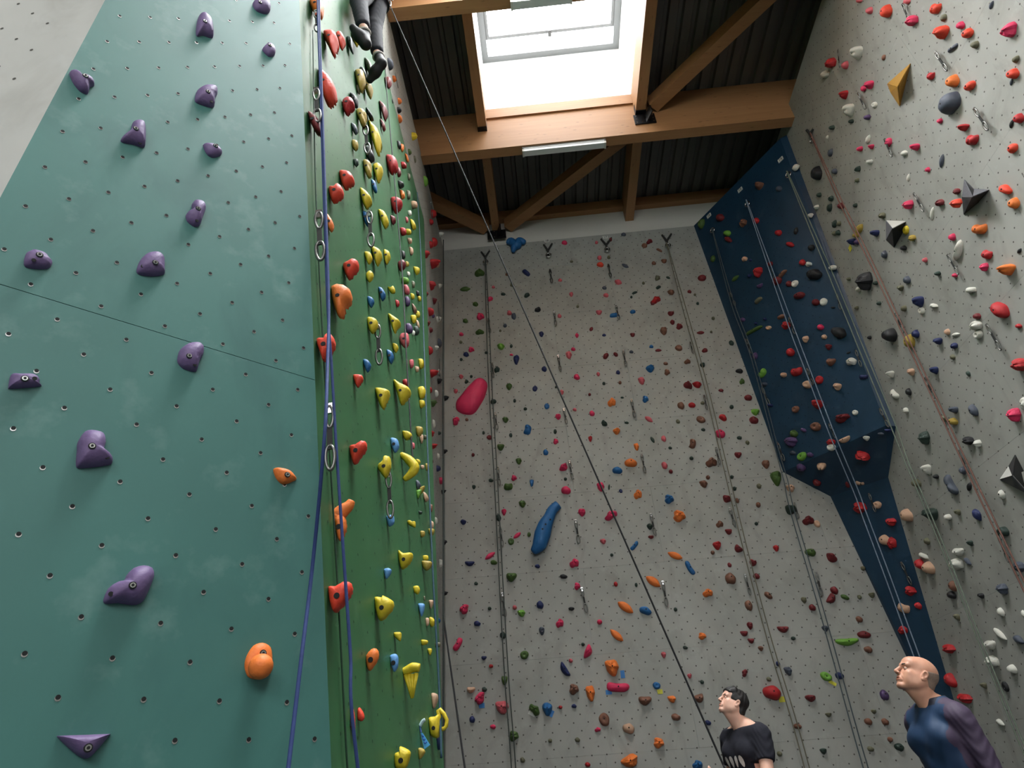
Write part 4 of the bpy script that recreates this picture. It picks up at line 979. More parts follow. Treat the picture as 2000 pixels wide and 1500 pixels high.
for i, (c, k, oy, poly, b, s, w) in enumerate(TEAL):
    P = crop(poly, 0, oy, k)
    bl = [(*crop(b, 0, oy, k)[0], 'b')] + ([(*crop(s, 0, oy, k)[0], 's')] if s else [])
    hh = 0.022 if i == 15 else None
    ob = outline_hold('T', P, c, h=hh, bolts=bl, seed=i + 3, word=w, facets=0.03 if i in (3, 6, 8, 11, 13) else 0.0)
    if i == 15:     # the orange hold carries a round knob below its bolt
        nn, o, ex, ey = wall_basis('T')
        q = on_plane(1540 / 3 - 4, 1000 + 905 / 3, nn, o + nn * 0.05)
        kb = bpy.data.meshes.new('knob'); bb = bmesh.new(); bmesh.ops.create_uvsphere(bb, u_segments=20, v_segments=12, radius=0.036); bb.to_mesh(kb); bb.free()
        kb.materials.append(HM['o']); kb.polygons.foreach_set('use_smooth', [True] * len(kb.polygons))
        ko = bpy.data.objects.new('knob', kb); link(ko, ob); ko.location = tuple(map(float, q - np.array(ob.location)))

# --- green wall, seen edge on: every hold is built from its profile, standing out from the wall
def profile_hold(poly, colr, word, th=0.8, seed=0, wall='G'):
    L = min(poly, key=lambda p: p[0] - 0.03 * p[1])
    n, o, ex0, ey0 = wall_basis(wall)
    Q = on_plane(L[0], L[1], n, o)
    yb = Q[1]
    pts3 = [on_plane(p[0], p[1], (0, 1, 0), (0, yb, 0)) for p in poly]
    c3 = np.mean(pts3, axis=0)
    ex, ez, ey = np.array([1.0, 0, 0]), np.array([0, 0, 1.0]), np.array([0, 1.0, 0])
    base = np.array([Q[0], yb, c3[2]])
    pts = [np.array([(p - base) @ ex, (p - base) @ ez]) for p in pts3]
    pts = smooth_poly(pts, 30)
    A, c = area_centroid(pts)
    if A < 0:
        pts = pts[::-1]
    H = max(p[1] for p in pts) - min(p[1] for p in pts)
    W = max(p[0] for p in pts) - min(p[0] for p in pts)
    T = th * 0.5 * (0.35 * H + 0.65 * W)
    N = len(pts)
    V, Fc = [], []
    rings = [(1.0, 0.0), (0.97, 0.3), (0.88, 0.6), (0.68, 0.86), (0.38, 1.0)]
    layers = [(s, -t) for s, t in rings[::-1]] + [(s, t) for s, t in rings[1:]]
    for s, t in layers:
        for k, p in enumerate(pts):
            q = c + (p - c) * s
            wob = 1 + 0.12 * math.sin(3.1 * k + seed)
            V.append(base * 0 + ex * q[0] + ez * q[1] + ey * (T * (t + 0.9) * wob))
    M = len(layers)
    for a in range(M - 1):
        for i in range(N):
            j = (i + 1) % N
            Fc.append((a * N + i, a * N + j, (a + 1) * N + j, (a + 1) * N + i))
    V.append(ex * c[0] + ez * c[1] + ey * (T * -0.1)); V.append(ex * c[0] + ez * c[1] + ey * (T * 1.9))
    for i in range(N):
        j = (i + 1) % N
        Fc.append((j, i, len(V) - 2)); Fc.append(((M - 1) * N + i, (M - 1) * N + j, len(V) - 1))
    ob = mesh_obj('climbing_hold', V, Fc, HM[colr], None, True)
    ob.location = tuple(map(float, base))
    if H * F_PX / depth(base) > 32:      # a bolt shows on the lower face of the bigger jugs
        e = bpy.data.objects.new('bolt_recess', _me_r); link(e, ob)
        e.rotation_euler = (math.pi / 2, 0, 0); e.location = tuple(map(float, ex * c[0] + ez * (c[1] - 0.1 * H) + ey * (-T * 0.12)))
    cx, cy = np.mean(np.array(poly), axis=0)
    hp = max(p[1] for p in poly) - min(p[1] for p in poly)
    HOLDS.append((ob, wall, cx, cy, PAL[colr][1], 'large' if hp >= 34 else 'medium' if hp >= 18 else 'small', word))
    return ob


GREENP = """
@560 0 5.882
o oval|250,-40 385,-40 385,60 360,105 300,85 265,30
q horned|400,320 520,308 560,360 545,420 505,530 470,480 430,390
q rounded|555,350 610,330 650,390 640,430 605,490 570,430
e leaf shaped|680,395 735,405 750,470 740,545 700,490
y hooded|735,325 790,325 820,370 805,410 780,460 745,400
q long pocketed|340,720 400,750 480,830 525,910 505,1010 450,1060 400,1040 350,860
z leaf shaped|885,625 950,680 980,750 975,800 940,805 900,720
h jug|770,780 830,760 870,780 880,860 860,920 825,970 790,880
e ball|835,750 880,760 905,820 880,860 840,850
h jug|865,885 930,910 970,950 960,1010 935,1055 890,980
z small block|795,965 840,960 842,1000 820,1045 800,1020
r craggy|625,1130 690,1085 740,1095 760,1150 720,1190 665,1245 635,1210
d ball|710,1040 770,1060 805,1110 790,1170 755,1165 745,1110
m half moon|225,1240 290,1270 350,1330 360,1450 300,1430 250,1340
h mushroom shaped|790,1230 850,1215 900,1260 885,1320 880,1370 840,1385 820,1340 795,1280
d fin|905,1210 950,1260 985,1320 935,1320
c leaf shaped|735,1390 790,1420 800,1470 775,1500 745,1460
m half moon|1050,1125 1110,1165 1140,1210 1130,1270 1105,1315 1070,1220
m fin|1065,1345 1110,1380 1125,1430 1095,1460
m wedge|1115,870 1180,870 1195,910 1155,965 1125,930
y long flame shaped|920,1330 970,1370 1030,1430 1055,1510 1050,1560 1015,1670 960,1540
@560 250 5.882
h bud shaped|745,120 805,130 805,190 775,222 745,190
d ball|895,190 940,180 990,270 985,310 940,335 910,290
e wedge|760,345 812,345 812,385 785,415 765,385
h notched|865,345 910,335 955,370 950,430 955,490 915,515 880,440
y leaf shaped|980,400 1035,370 1080,400 1085,450 1030,570 995,480
q craggy|590,460 700,465 745,510 745,560 640,625 605,560
q saddle shaped|468,650 530,645 580,605 625,650 615,720 510,790 480,740
b fin|965,570 1015,600 1025,690 995,700 970,640
y leaf shaped|830,655 900,690 955,760 940,810 890,860 850,790
r craggy|1130,280 1220,290 1260,350 1240,430 1180,460 1145,400
m half moon|1258,430 1295,445 1308,490 1290,525 1262,520
r craggy|1185,780 1250,765 1315,800 1290,870 1225,920 1190,850
y leaf shaped|1040,905 1110,930 1150,1000 1145,1060 1105,1095 1060,1000
b leaf shaped|865,940 910,945 940,1000 915,1090 880,1040
o half moon|450,960 490,1000 520,1060 510,1120 480,1140 455,1080
m bud shaped|1185,990 1240,1010 1240,1050 1205,1080
y bud shaped|885,1405 950,1410 970,1470 930,1530 900,1480
y jug|960,1330 1060,1370 1075,1430 1020,1530 985,1450
y jug|1110,1375 1170,1400 1175,1460 1130,1530 1110,1450
d rounded|1262,135 1300,145 1308,190 1280,212
o wedge|1298,175 1340,180 1335,225 1312,245
o fin|1353,280 1385,300 1396,350 1372,360
r ridged|1308,378 1360,385 1368,425 1315,432
z bud shaped|1382,512 1412,520 1415,560 1395,578
d craggy|1272,590 1335,610 1335,635 1290,662
o craggy|1293,697 1342,715 1348,765 1310,785
z bud shaped|1372,705 1415,715 1415,770 1385,790
s craggy|1425,828 1490,835 1488,880 1430,890
w nub|1385,945 1425,940 1428,980 1395,990
p nub|1360,1012 1388,1020 1390,1060 1368,1070
y leaf shaped|1410,1030 1455,1050 1478,1110 1440,1138 1420,1090
r wedge|1297,1135 1360,1140 1362,1190 1310,1205
y craggy|1362,1152 1420,1155 1418,1195 1370,1200
s nub|1385,1258 1432,1262 1430,1300 1395,1305
s bud shaped|1405,1358 1445,1370 1445,1425 1415,1435
d bud shaped|1315,1400 1352,1410 1355,1470 1322,1480
@560 500 5.882
q claw shaped|630,70 700,30 750,0 800,20 795,90 690,205 650,150
o big scoop shaped|490,310 560,280 640,290 700,330 710,390 690,450 630,510 620,590 570,640 530,560 500,450
y bud shaped|905,190 950,150 985,180 975,230 935,270 910,240
b curved|1045,340 1090,350 1125,410 1110,460 1080,480 1060,420
y two lobed|1155,340 1185,352 1220,330 1240,380 1220,405 1180,395
b wedge|920,450 975,460 995,500 960,565 930,530
r nub|1245,495 1285,505 1288,545 1265,570 1248,545
y jug|915,690 985,685 1030,720 1020,790 970,850 935,820
y pyramid|1155,635 1240,680 1295,730 1250,790 1220,840 1180,740
q heart shaped|320,925 420,910 440,860 490,860 525,920 510,1000 400,1150 370,1100
y bud shaped|1210,990 1260,1000 1275,1040 1245,1090 1220,1060
b leaf shaped|870,1175 920,1175 955,1220 945,1270 910,1310 880,1240
b half moon|1140,1060 1200,1080 1220,1140 1185,1215 1150,1140
q craggy|755,1350 850,1350 860,1400 800,1480 770,1430
y long horned|1210,1390 1290,1430 1390,1480 1400,1540 1300,1660 1260,1570
r rounded|1325,1420 1370,1400 1398,1440 1390,1480 1340,1470
m craggy|1270,60 1330,25 1360,60 1340,110 1290,140
h nub|1362,55 1398,62 1398,95 1370,105
y jug|1450,112 1520,125 1512,170 1475,190
w nub|1378,175 1412,180 1410,215 1385,218
G blocky|1310,235 1390,240 1388,285 1318,290
z nub|1432,280 1468,290 1465,340 1438,345
p curved|1338,325 1380,318 1405,370 1395,412 1350,410
y nub|1420,422 1460,430 1460,470 1428,480
d nub|1482,390 1518,400 1515,440 1488,440
y nub|1500,450 1540,460 1535,500 1508,502
v rounded|1352,460 1395,455 1412,505 1395,550 1358,545
t long fin|1432,530 1470,560 1490,610 1460,640 1440,590
y nub|1478,620 1522,630 1522,680 1485,688
y jug|1418,675 1480,670 1478,730 1440,755
s leaf shaped|1480,722 1510,740 1522,800 1495,805
v pocketed|1362,770 1410,760 1440,800 1430,855 1370,860
e pocketed|1455,800 1500,795 1518,840 1495,885 1460,880
w nub|1432,850 1468,855 1465,895 1438,900
p craggy|1285,920 1310,870 1380,865 1395,920 1390,980 1350,1025 1300,980
p nub|1405,1190 1450,1180 1450,1250 1415,1270
y craggy|1508,1170 1560,1175 1570,1240 1530,1280 1512,1230
s wedge|1468,1262 1515,1268 1510,1310 1480,1318
@560 750 5.882
y big wedge|1005,20 1100,25 1165,50 1155,110 1125,180 1090,250 1050,200 1020,110
q long ridged|705,695 780,670 850,625 895,640 890,710 830,790 755,890 725,830
l blocky|1185,605 1260,615 1280,690 1260,740 1225,765 1190,690
y eye shaped|1320,530 1390,530 1430,560 1425,600 1350,620
y craggy|1030,920 1090,860 1110,800 1165,810 1180,860 1175,940 1120,1050 1060,990
y craggy|1500,30 1560,10 1588,50 1575,120 1525,150 1505,90
y knobbly|1518,180 1575,180 1580,230 1530,262
h pocketed|1478,480 1550,482 1555,540 1510,590 1482,550
s bud shaped|1515,570 1560,575 1562,630 1545,675 1520,630
p nub|1432,670 1465,675 1465,730 1440,735
z nub|1570,582 1608,588 1605,620 1575,625
y small curved|1480,860 1520,862 1532,895 1505,915
s nub|1535,930 1575,930 1572,968 1540,965
h bud shaped|1588,910 1632,912 1630,960 1600,985
c leaf shaped|1478,1100 1515,1105 1535,1160 1495,1200
h spiky|1520,1190 1580,1160 1570,1210 1530,1255
G spiky|1485,1220 1540,1205 1535,1250 1500,1310
s bud shaped|1562,1230 1600,1250 1625,1310 1590,1345 1565,1290
t nub|1640,1380 1672,1385 1668,1450 1645,1465
e nub|1510,1455 1555,1462 1545,1488 1515,1490
@560 1000 5.882
q big saddle shaped|455,835 540,830 640,775 710,790 725,860 700,940 640,1020 530,1130 490,1090 460,960
l cup shaped|1140,35 1215,25 1225,110 1170,155 1145,100
y bow tie shaped|1380,95 1410,85 1440,102 1470,100 1470,165 1420,150 1390,130
y jug|1268,425 1330,455 1420,450 1435,490 1400,570 1315,640 1285,580
l wedge|1110,650 1160,635 1195,655 1185,700 1135,760 1115,700
y square|1450,850 1505,840 1525,890 1500,940 1455,910
y big notched|995,960 1080,965 1090,940 1170,980 1210,1020 1190,1110 1060,1235 1010,1130
l wedge|1505,1045 1575,1050 1570,1130 1540,1195 1515,1120
y craggy|1225,1380 1300,1375 1310,1420 1295,1480 1235,1430
h nub|1530,215 1580,215 1580,265 1540,282
h cup shaped|1622,185 1688,188 1685,240 1650,268 1628,230
s bud shaped|1640,95 1682,110 1682,170 1650,180
y ball|1562,495 1618,495 1620,545 1565,548
h big cup shaped|1545,552 1655,560 1650,620 1600,662 1560,630
z nub|1570,965 1590,968 1588,1010 1575,1015
s wedge|1630,1008 1682,1012 1675,1060 1652,1108 1635,1060
s bud shaped|1592,1218 1630,1220 1628,1290 1600,1305
y half moon|1635,1205 1675,1210 1700,1260 1670,1315 1640,1290
y blocky|1540,1465 1612,1470 1612,1510 1550,1525
@560 1245 5.882
o oval|900,200 960,125 1010,115 1040,160 1030,250 940,375 905,310
l blocky|1180,200 1240,180 1270,220 1265,330 1220,390 1185,290
q thin long|740,800 760,870 768,1000 765,1090 735,1060 725,900
q oval|805,830 830,800 875,870 880,930 850,960 810,940
y corner shaped|1225,1340 1290,1300 1290,1245 1400,1300 1400,1380 1350,1500 1240,1500
h small wedge|1505,1275 1560,1275 1585,1320 1520,1400
y small curved|1615,130 1660,125 1662,170 1640,205
z nub|1700,60 1760,55 1758,100 1705,110
s long bud shaped|1655,640 1725,650 1730,720 1700,800 1670,800
n dark block|1715,1120 1775,1125 1772,1270 1720,1280
"""
_o = None
_k = 0
for line in GREENP.strip().splitlines():
    if line[0] == '@':
        _o = [float(v) for v in line[1:].split()]
        continue
    head, poly = line.split('|')
    c, w = head.split(' ', 1)
    _k += 1
    profile_hold(crop(poly, *_o), c, w, seed=_k)


def tube_hold(name, pts, rad, colr, word, wall, flatn=None, n=10):
    """rounded bar hold along 3-D points"""
    P = [np.array(p) for p in pts]
    # dense
    D, Rr = [], []
    for i in range(len(P) - 1):
        for t in np.linspace(0, 1, 6, endpoint=False):
            a = P[max(i - 1, 0)]; d = P[min(i + 2, len(P) - 1)]
            q = 0.5 * ((2 * P[i]) + (P[i + 1] - a) * t + (2 * a - 5 * P[i] + 4 * P[i + 1] - d) * t * t + (3 * P[i] - a - 3 * P[i + 1] + d) * t ** 3)
            D.append(q); Rr.append(rad[i] * (1 - t) + rad[i + 1] * t)
    D.append(P[-1]); Rr.append(rad[-1])
    c = np.mean(D, axis=0)
    e0, e1_ = D[0] - D[1], D[-1] - D[-2]
    D = [D[0] + e0 * 0.5] + D + [D[-1] + e1_ * 0.5]
    Rr = [Rr[0] * 0.45] + Rr + [Rr[-1] * 0.45]
    b = MB(); b.tube([d - c for d in D], Rr, n)
    o = b.build(name, HM[colr], None, True)
    o.location = tuple(map(float, c))
    x, y = to_px(c)
    HOLDS.append((o, wall, x, y, PAL[colr][1], 'large', word))
    return o


def gpt(px, py, wall, out):
    n, o, ex, ey = wall_basis(wall)
    return on_plane(px, py, n, o + n * out)


def gprof(base, pts):
    """photo points in the vertical plane across the green wall at a base point"""
    n, o, ex, ey = wall_basis('G')
    y = on_plane(base[0], base[1], n, o)[1]
    return [on_plane(p[0], p[1], (0, 1, 0), (0, y, 0)) for p in pts]


# yellow banana jug, orange pinch loop, yellow ribbed claw, yellow mug jug with its ring handle
P = crop('1310,805 1400,870 1465,950 1440,1020 1350,1100', 560, 750, 5.882)
tube_hold('climbing_hold', gprof(P[0], P), [0.016, 0.03, 0.034, 0.03, 0.016], 'y', 'banana shaped', 'G')
P = crop('560,140 570,60 640,-10 710,-70 745,-130', 560, 1000, 5.882)
tube_hold('climbing_hold', gprof(P[1], P), [0.03, 0.032, 0.028, 0.022, 0.014], 'o', 'curled pinch', 'G')
profile_hold(crop('540,40 600,10 660,60 660,190 600,300 570,285 545,160', 560, 1000, 5.882), 'o', 'tall pinch', seed=5)
P = crop('1340,395 1390,375 1450,345 1525,350', 560, 1245, 5.882)
o_ = tube_hold('climbing_hold', gprof(P[0], P), [0.018, 0.021, 0.023, 0.02], 'y', 'ribbed claw', 'G')
c_ = np.array(o_.location)
for a in ('1365,430 1400,560 1435,700', '1400,425 1420,560 1440,700', '1440,420 1440,560 1445,700', '1490,410 1465,560 1450,690'):
    Q = gprof(P[0], crop(a, 560, 1245, 5.882)); b = MB(); b.tube([q - c_ for q in Q], [0.011, 0.009, 0.005], 7); b.build('rib', HM['y'], o_, True)
mug = profile_hold(crop('1620,920 1690,900 1740,890 1735,1140 1650,1130 1630,1050', 560, 1245, 5.882), 'y', 'mug shaped jug', seed=9, th=1.0)
c_ = np.array(mug.location)
P = crop('1715,1010 1735,900 1720,830 1740,815 1790,870 1822,940 1815,1010 1790,1040 1730,1050', 560, 1245, 5.882)
Q = gprof(crop('1620,920', 560, 1245, 5.882)[0], P)
b = MB(); b.tube([q - c_ + np.array([0, 0.05, 0]) for q in Q], 0.011, 8); b.build('handle', HM['y'], mug, True)

# --- big shapes on the far and right walls
pv = outline_hold('B', crop('250,650 300,580 400,460 520,350 600,370 635,440 600,580 545,680 490,760 430,795 330,785 255,735', 850, 680, 6.25), 'k', h=0.16, facets=0.05, name='wall_volume', word='long sausage', n=36)
P = crop('1195,1050 1270,960 1310,830 1345,720 1390,630 1430,540 1500,475', 850, 910, 6.25)
tusk = tube_hold('wall_volume', [gpt(x, y, 'B', 0.1) for x, y in P], [0.05, 0.115, 0.13, 0.115, 0.09, 0.08, 0.075], 'b', 'long tusk', 'B', n=14)
for q in ((1348, 712), (1310, 770), (1405, 655)):
    p = gpt(850 + q[0] / 6.25, 910 + q[1] / 6.25, 'B', 0.225) - np.array(tusk.location)
    b = MB(); b.disc((0, 0, 0), (0, -1, 0), 0.014, 0.006, 10); k_ = b.build('bolt_hole', M_HOLE, tusk); k_.location = tuple(map(float, p))
P = crop('885,160 920,130 990,185 1030,130 1095,150', 850, 450, 6.25)
tv = tube_hold('wall_volume', [gpt(x, y, 'B', 0.07) for x, y in P], [0.04, 0.08, 0.1, 0.085, 0.05], 'b', 'three armed', 'B', n=12)
P = crop('975,170 960,220 950,262', 850, 450, 6.25)
b = MB(); b.tube([gpt(x, y, 'B', 0.07) - np.array(tv.location) for x, y in P], [0.09, 0.07, 0.035], 10); b.build('lower_arm', HM['b'], tv, True)

M_GOLD = plain('gold_ply', (168, 124, 44), 0.45, var=0.12)
M_PIT = plain('grey_texture', (96, 96, 100), 0.9, var=0.35, vscale=60, bump=0.6, bscale=90)


def facet_volume(wall, outer, apex, h, mats, colr, word, label_part='facet'):
    """bolted-on pyramid volume; each facet is its own face part"""
    nn, o, ex, ey = wall_basis(wall)
    base = [on_plane(x, y, nn, o) for x, y in outer]
    ap = on_plane(apex[0], apex[1], nn, o + nn * h)
    c = np.mean(base, axis=0)
    core = MB(); N = len(base)
    q = [p - c - nn * 0.0 for p in base]
    core.add([p * 0.985 for p in q] + [ap - c - nn * 0.01], [(i, (i + 1) % N, N) for i in range(N)])
    ob = core.build('wall_volume', mats[0]); ob.location = tuple(map(float, c))
    for i in range(N):
        a, b2 = q[i], q[(i + 1) % N]
        f = MB(); t = nn * 0.012
        tri = [a, b2, ap - c]
        m_ = np.cross(tri[1] - tri[0], tri[2] - tri[0]); m_ /= np.linalg.norm(m_)
        if m_ @ nn < 0:
            m_ = -m_
        f.add(tri + [p + m_ * 0.008 for p in tri], [(2, 1, 0), (3, 4, 5), (0, 1, 4, 3), (1, 2, 5, 4), (2, 0, 3, 5)])
        f.build(label_part, mats[(i + 1) % len(mats)], ob)
    cx, cy = np.mean(np.array(outer), axis=0)
    HOLDS.append((ob, wall, cx, cy, PAL[colr][1], 'large', word))
    return ob


M_BLK = plain('black_volume_paint', (26, 26, 28), 0.55, var=0.1)
M_WHT = plain('white_volume_paint', (206, 204, 196), 0.6, var=0.1)
facet_volume('R', crop('790,745 995,565 935,800 900,940 820,820', 1560, 0, 4.545), crop('880,770', 1560, 0, 4.545)[0], 0.16, [M_GOLD, M_GOLD], 'h', 'gold pyramid')
facet_volume('R', crop('1475,232 1455,385 1470,540 1590,440 1690,325 1560,318', 1560, 300, 4.545), crop('1545,385', 1560, 300, 4.545)[0], 0.2, [M_BLK, M_PIT, M_BLK, M_BLK, M_BLK, M_PIT, M_PIT], 'd', 'star shaped')
facet_volume('R', crop('780,597 780,765 850,832 925,700 952,605', 1560, 300, 4.545), crop('835,665', 1560, 300, 4.545)[0], 0.2, [M_BLK, M_PIT, M_BLK, M_BLK, M_BLK, M_WHT], 'd', 'pyramid')
facet_volume('R', crop('1745,480 1840,340 1910,215 2000,390 2060,640 1900,560', 1640, 850, 5.556), crop('1880,440', 1640, 850, 5.556)[0], 0.22, [M_BLK, M_WHT, M_BLK, M_BLK, M_WHT, M_PIT, M_BLK], 'd', 'black and white pyramid')
add_hold('R', 1560 + 1520 / 4.545, 300 + 430 / 4.545, 20, 18, 0, 'q', 'r')
_h = HOLDS[-1][0]; _h.location = tuple(np.array(_h.location) + np.array([-0.16, 0, 0.0]))
# ------------------------------------------------------------------ ropes, anchors, quickdraws, number plates, tags
def rope_mat(name, rgb):
    return plain(name, rgb, 0.75, var=0.3, vscale=45)


def dense(P, k=8):
    P = [np.array(p, float) for p in P]
    D = []
    for i in range(len(P) - 1):
        a = P[max(i - 1, 0)]; d = P[min(i + 2, len(P) - 1)]
        for t in np.linspace(0, 1, k, endpoint=False):
            D.append(0.5 * ((2 * P[i]) + (P[i + 1] - a) * t + (2 * a - 5 * P[i] + 4 * P[i + 1] - d) * t * t + (3 * P[i] - a - 3 * P[i + 1] + d) * t ** 3))
    D.append(P[-1])
    return D


def rope(pts, r, mat, label, name='climbing_rope', n=6):
    b = MB(); c = np.array(pts[-1])
    b.tube([p - c for p in dense(pts)], r, n)
    o = b.build(name, mat, None, True); o.location = tuple(map(float, c))
    return tag(o, label, 'rope', 'climbing ropes')


def hang(pts, gap, r, mat, label, floor=True):
    """doubled rope over an anchor: both strands down the walls to the floor; pts: (wall, px, py, stand-off)"""
    A, S = [], []
    for w, x, y, out in pts:
        n, o, ex, ey = wall_basis(w)
        A.append(on_plane(x, y, n, o + n * out)); S.append(ex * gap / 2)
    if floor:
        e = A[-1].copy(); e[2] = 0.02
        A.append(e); S.append(S[-1])
    left = [p - s * (0.25 if i == 0 else 1.0) for i, (p, s) in enumerate(zip(A, S))]
    right = [p + s * (0.25 if i == 0 else 1.0) for i, (p, s) in enumerate(zip(A, S))]
    return rope(left[::-1] + [A[0] + np.array([0, 0, 0.03])] + right, r, mat, label)


def on(w, out, *p):
    return [(w, x, y, out) for x, y in p]


RP_DARK = rope_mat('rope_dark_grey', (58, 64, 60)); RP_OLIVE = rope_mat('rope_olive', (104, 98, 82)); RP_SLATE = rope_mat('rope_slate', (70, 80, 84))
RP_PALE = rope_mat('rope_pale_blue_grey', (128, 142, 158)); RP_SAGE = rope_mat('rope_sage', (112, 122, 108)); RP_BROWN = rope_mat('rope_brown', (116, 80, 70))
RP_NAVY = rope_mat('rope_navy', (46, 64, 116)); RP_BLACK = rope_mat('rope_black', (26, 26, 28)); RP_TEAL = rope_mat('rope_teal', (22, 58, 74))
hang(on('B', 0.2, (948, 512), (953, 640), (958, 760), (968, 930), (980, 1160), (990, 1330), (1003, 1500)), 0.055, 0.009, RP_DARK, 'dark doubled rope hanging near the left edge of the back wall')
hang(on('B', 0.2, (1304, 482), (1336, 600), (1375, 740), (1415, 905), (1450, 1050), (1500, 1240), (1560, 1440)), 0.06, 0.008, RP_OLIVE, 'olive doubled rope hanging on the right half of the back wall')
hang(on('U', 0.14, (1393, 455), (1430, 590), (1470, 700), (1518, 880)) + on('B', 0.25, (1535, 940), (1548, 1000), (1604, 1190), (1685, 1480)), 0.06, 0.008, RP_SLATE, 'slate doubled rope down the left side of the blue pillar and below it')
hang(on('U', 0.2, (1462, 404), (1535, 610), (1582, 735), (1626, 850)) + on('W', 0.32, (1672, 960), (1690, 1010), (1735, 1130), (1783, 1262)), 0.08, 0.008, RP_PALE, 'pale doubled rope down the middle of the blue pillar')
hang(on('U', 0.16, (1542, 347), (1620, 530), (1690, 700), (1742, 825)) + on('R', 0.24, (1772, 905), (1800, 970), (1850, 1090), (1905, 1230), (1990, 1440)), 0.07, 0.008, RP_SAGE, 'sage doubled rope along the right edge of the blue pillar')
hang(on('R', 0.18, (1586, 268), (1640, 390), (1700, 510), (1770, 660), (1850, 830), (1940, 1020), (2005, 1155)), 0.07, 0.009, RP_BROWN, 'brown doubled rope hanging down the right wall from the beam')
# left wall and green wall ropes
hang(on('L', 0.12, (866, 480), (866, 640), (865, 820), (866, 1020), (866, 1230)), 0.06, 0.009, RP_DARK, 'dark doubled rope in the far left corner')
n_, o_, ex_, ey_ = wall_basis('L')
_a = on_plane(866, 1205, n_, o_ + n_ * 0.1); _b = at_depth(908, 1500, 7.2); _c = _b + (_b - _a) * (_b[2] - 0.02) / (_a[2] - _b[2])
rope([_a, _a + (_c - _a) * 0.5, _c], 0.012, RP_BLACK, 'single black rope slanting out of the far left corner')
n_, o_, ex_, ey_ = wall_basis('G')
G_ = lambda x, y, out=0.06: on_plane(x, y, n_, o_ + n_ * out)
top_ = lambda p: p + np.array([0, 0, 0])
rope([G_(752, 130), G_(757, 200), G_(767, 310), G_(777, 430), G_(786, 540), G_(793, 680), G_(800, 800), G_(806, 900)], 0.006, RP_BLACK, 'thin dark rope down the green wall from the climber')
rope([G_(815, 376), G_(822, 500), G_(829, 700), G_(836, 900), G_(846, 1130), G_(857, 1330), G_(862, 1480)], 0.007, RP_TEAL, 'teal rope along the far edge of the green wall')
A_ = G_(619, -60, 0.07)
rope([A_, G_(621, 40, 0.07), G_(628, 250, 0.07), G_(634, 430, 0.07), G_(640, 600, 0.07), G_(648, 720, 0.07), G_(656, 860, 0.07), G_(668, 1040, 0.07), G_(684, 1270, 0.07), G_(699, 1500, 0.07), np.array([-0.48, 2.75, 0.02])], 0.0058, RP_NAVY, 'navy rope strand hanging down the green wall in front of the holds', n=8)
nT, oT, exT, eyT = wall_basis('T')
T_ = lambda x, y, out: on_plane(x, y, nT, oT + nT * out)
rope([A_ + np.array([0.015, 0, 0]), G_(624, 40, 0.075), G_(631, 250, 0.08), G_(637, 430, 0.085), G_(642, 600, 0.09), G_(640, 700, 0.1), G_(634, 850, 0.11), T_(612, 1090, 0.1), T_(588, 1290, 0.13), T_(563, 1500, 0.16), T_(545, 1640, 0.2)], 0.0065, RP_NAVY, 'navy rope strand crossing from green to teal wall', n=8)
rope([G_(611, 60, 0.012), G_(616, 350, 0.012), G_(632, 690, 0.012), G_(651, 1000, 0.012), G_(663, 1210, 0.012), G_(678, 1490, 0.012), G_(690, 1640, 0.012)], 0.0035, rope_mat('line_dark_green', (24, 58, 36)), 'thin dark green line lying flat on the green wall')  # thin dark line, modelled as a slim tube against the wall

# --- quickdraws
def oval(w, h, r, cz, n=18):
    return [np.array([w / 2 * math.cos(a) * (1.0 + 0.12 * math.sin(a)), 0, cz + h / 2 * math.sin(a)]) for a in np.linspace(0, 2 * math.pi, n, endpoint=False)]


M_SLING = plain('dark_sling', (46, 46, 44), 0.85)
M_ALU = plain('carabiner_alloy', (112, 112, 108), 0.35, metal=0.9)
_p = MB(); _p.tube(oval(0.105, 0.34, 0, -0.2), 0.022, 6, closed=True); QD_TOP = _p.build('carabiner', M_ALU).data
_p = MB(); _p.box((-0.035, -0.012, -0.7), (0.035, 0.012, -0.33)); QD_SL = _p.build('sling', M_SLING).data
_p = MB(); _p.tube(oval(0.12, 0.36, 0, -0.82), 0.023, 6, closed=True); QD_BOT = _p.build('carabiner', M_ALU).data
_p = MB(); _p.box((-0.045, -0.01, -0.14), (0.045, 0.03, 0.02)); QD_HG = _p.build('hanger', M_CHROME).data
for nm in ('carabiner', 'sling', 'carabiner.001', 'hanger'):
    bpy.data.objects.remove(bpy.data.objects[nm])
for me_ in (QD_TOP, QD_BOT):
    me_.polygons.foreach_set('use_smooth', [True] * len(me_.polygons))
QDS = []


def quickdraw(wall, x0, y0, x1, y1, out=0.05):
    n, o, ex, ey = wall_basis(wall)
    a = on_plane(x0, y0, n, o + n * out); zc = depth(a)
    if wall == 'G':
        bpt = on_plane(x1, y1, (0, 1, 0), (0, a[1], 0)); xx = np.array([1.0, 0, 0])
    else:
        bpt = on_plane(x1, y1, n, o + n * out); xx = ex
    L = np.linalg.norm(bpt - a)
    up = (a - bpt) / L
    xx = xx - up * (xx @ up); xx /= np.linalg.norm(xx)
    yy = np.cross(up, xx)
    e = empty('quickdraw', a)
    M = Matrix.Identity(4)
    for i in range(3):
        M[i][0], M[i][1], M[i][2], M[i][3] = xx[i] * L, yy[i] * L, up[i] * L, a[i]
    e.matrix_world = M
    for nm, me in (('hanger', QD_HG), ('carabiner', QD_TOP), ('sling', QD_SL), ('carabiner', QD_BOT)):
        link(bpy.data.objects.new(nm, me), e)
    QDS.append((e, wall, x0, (y0 + y1) / 2))


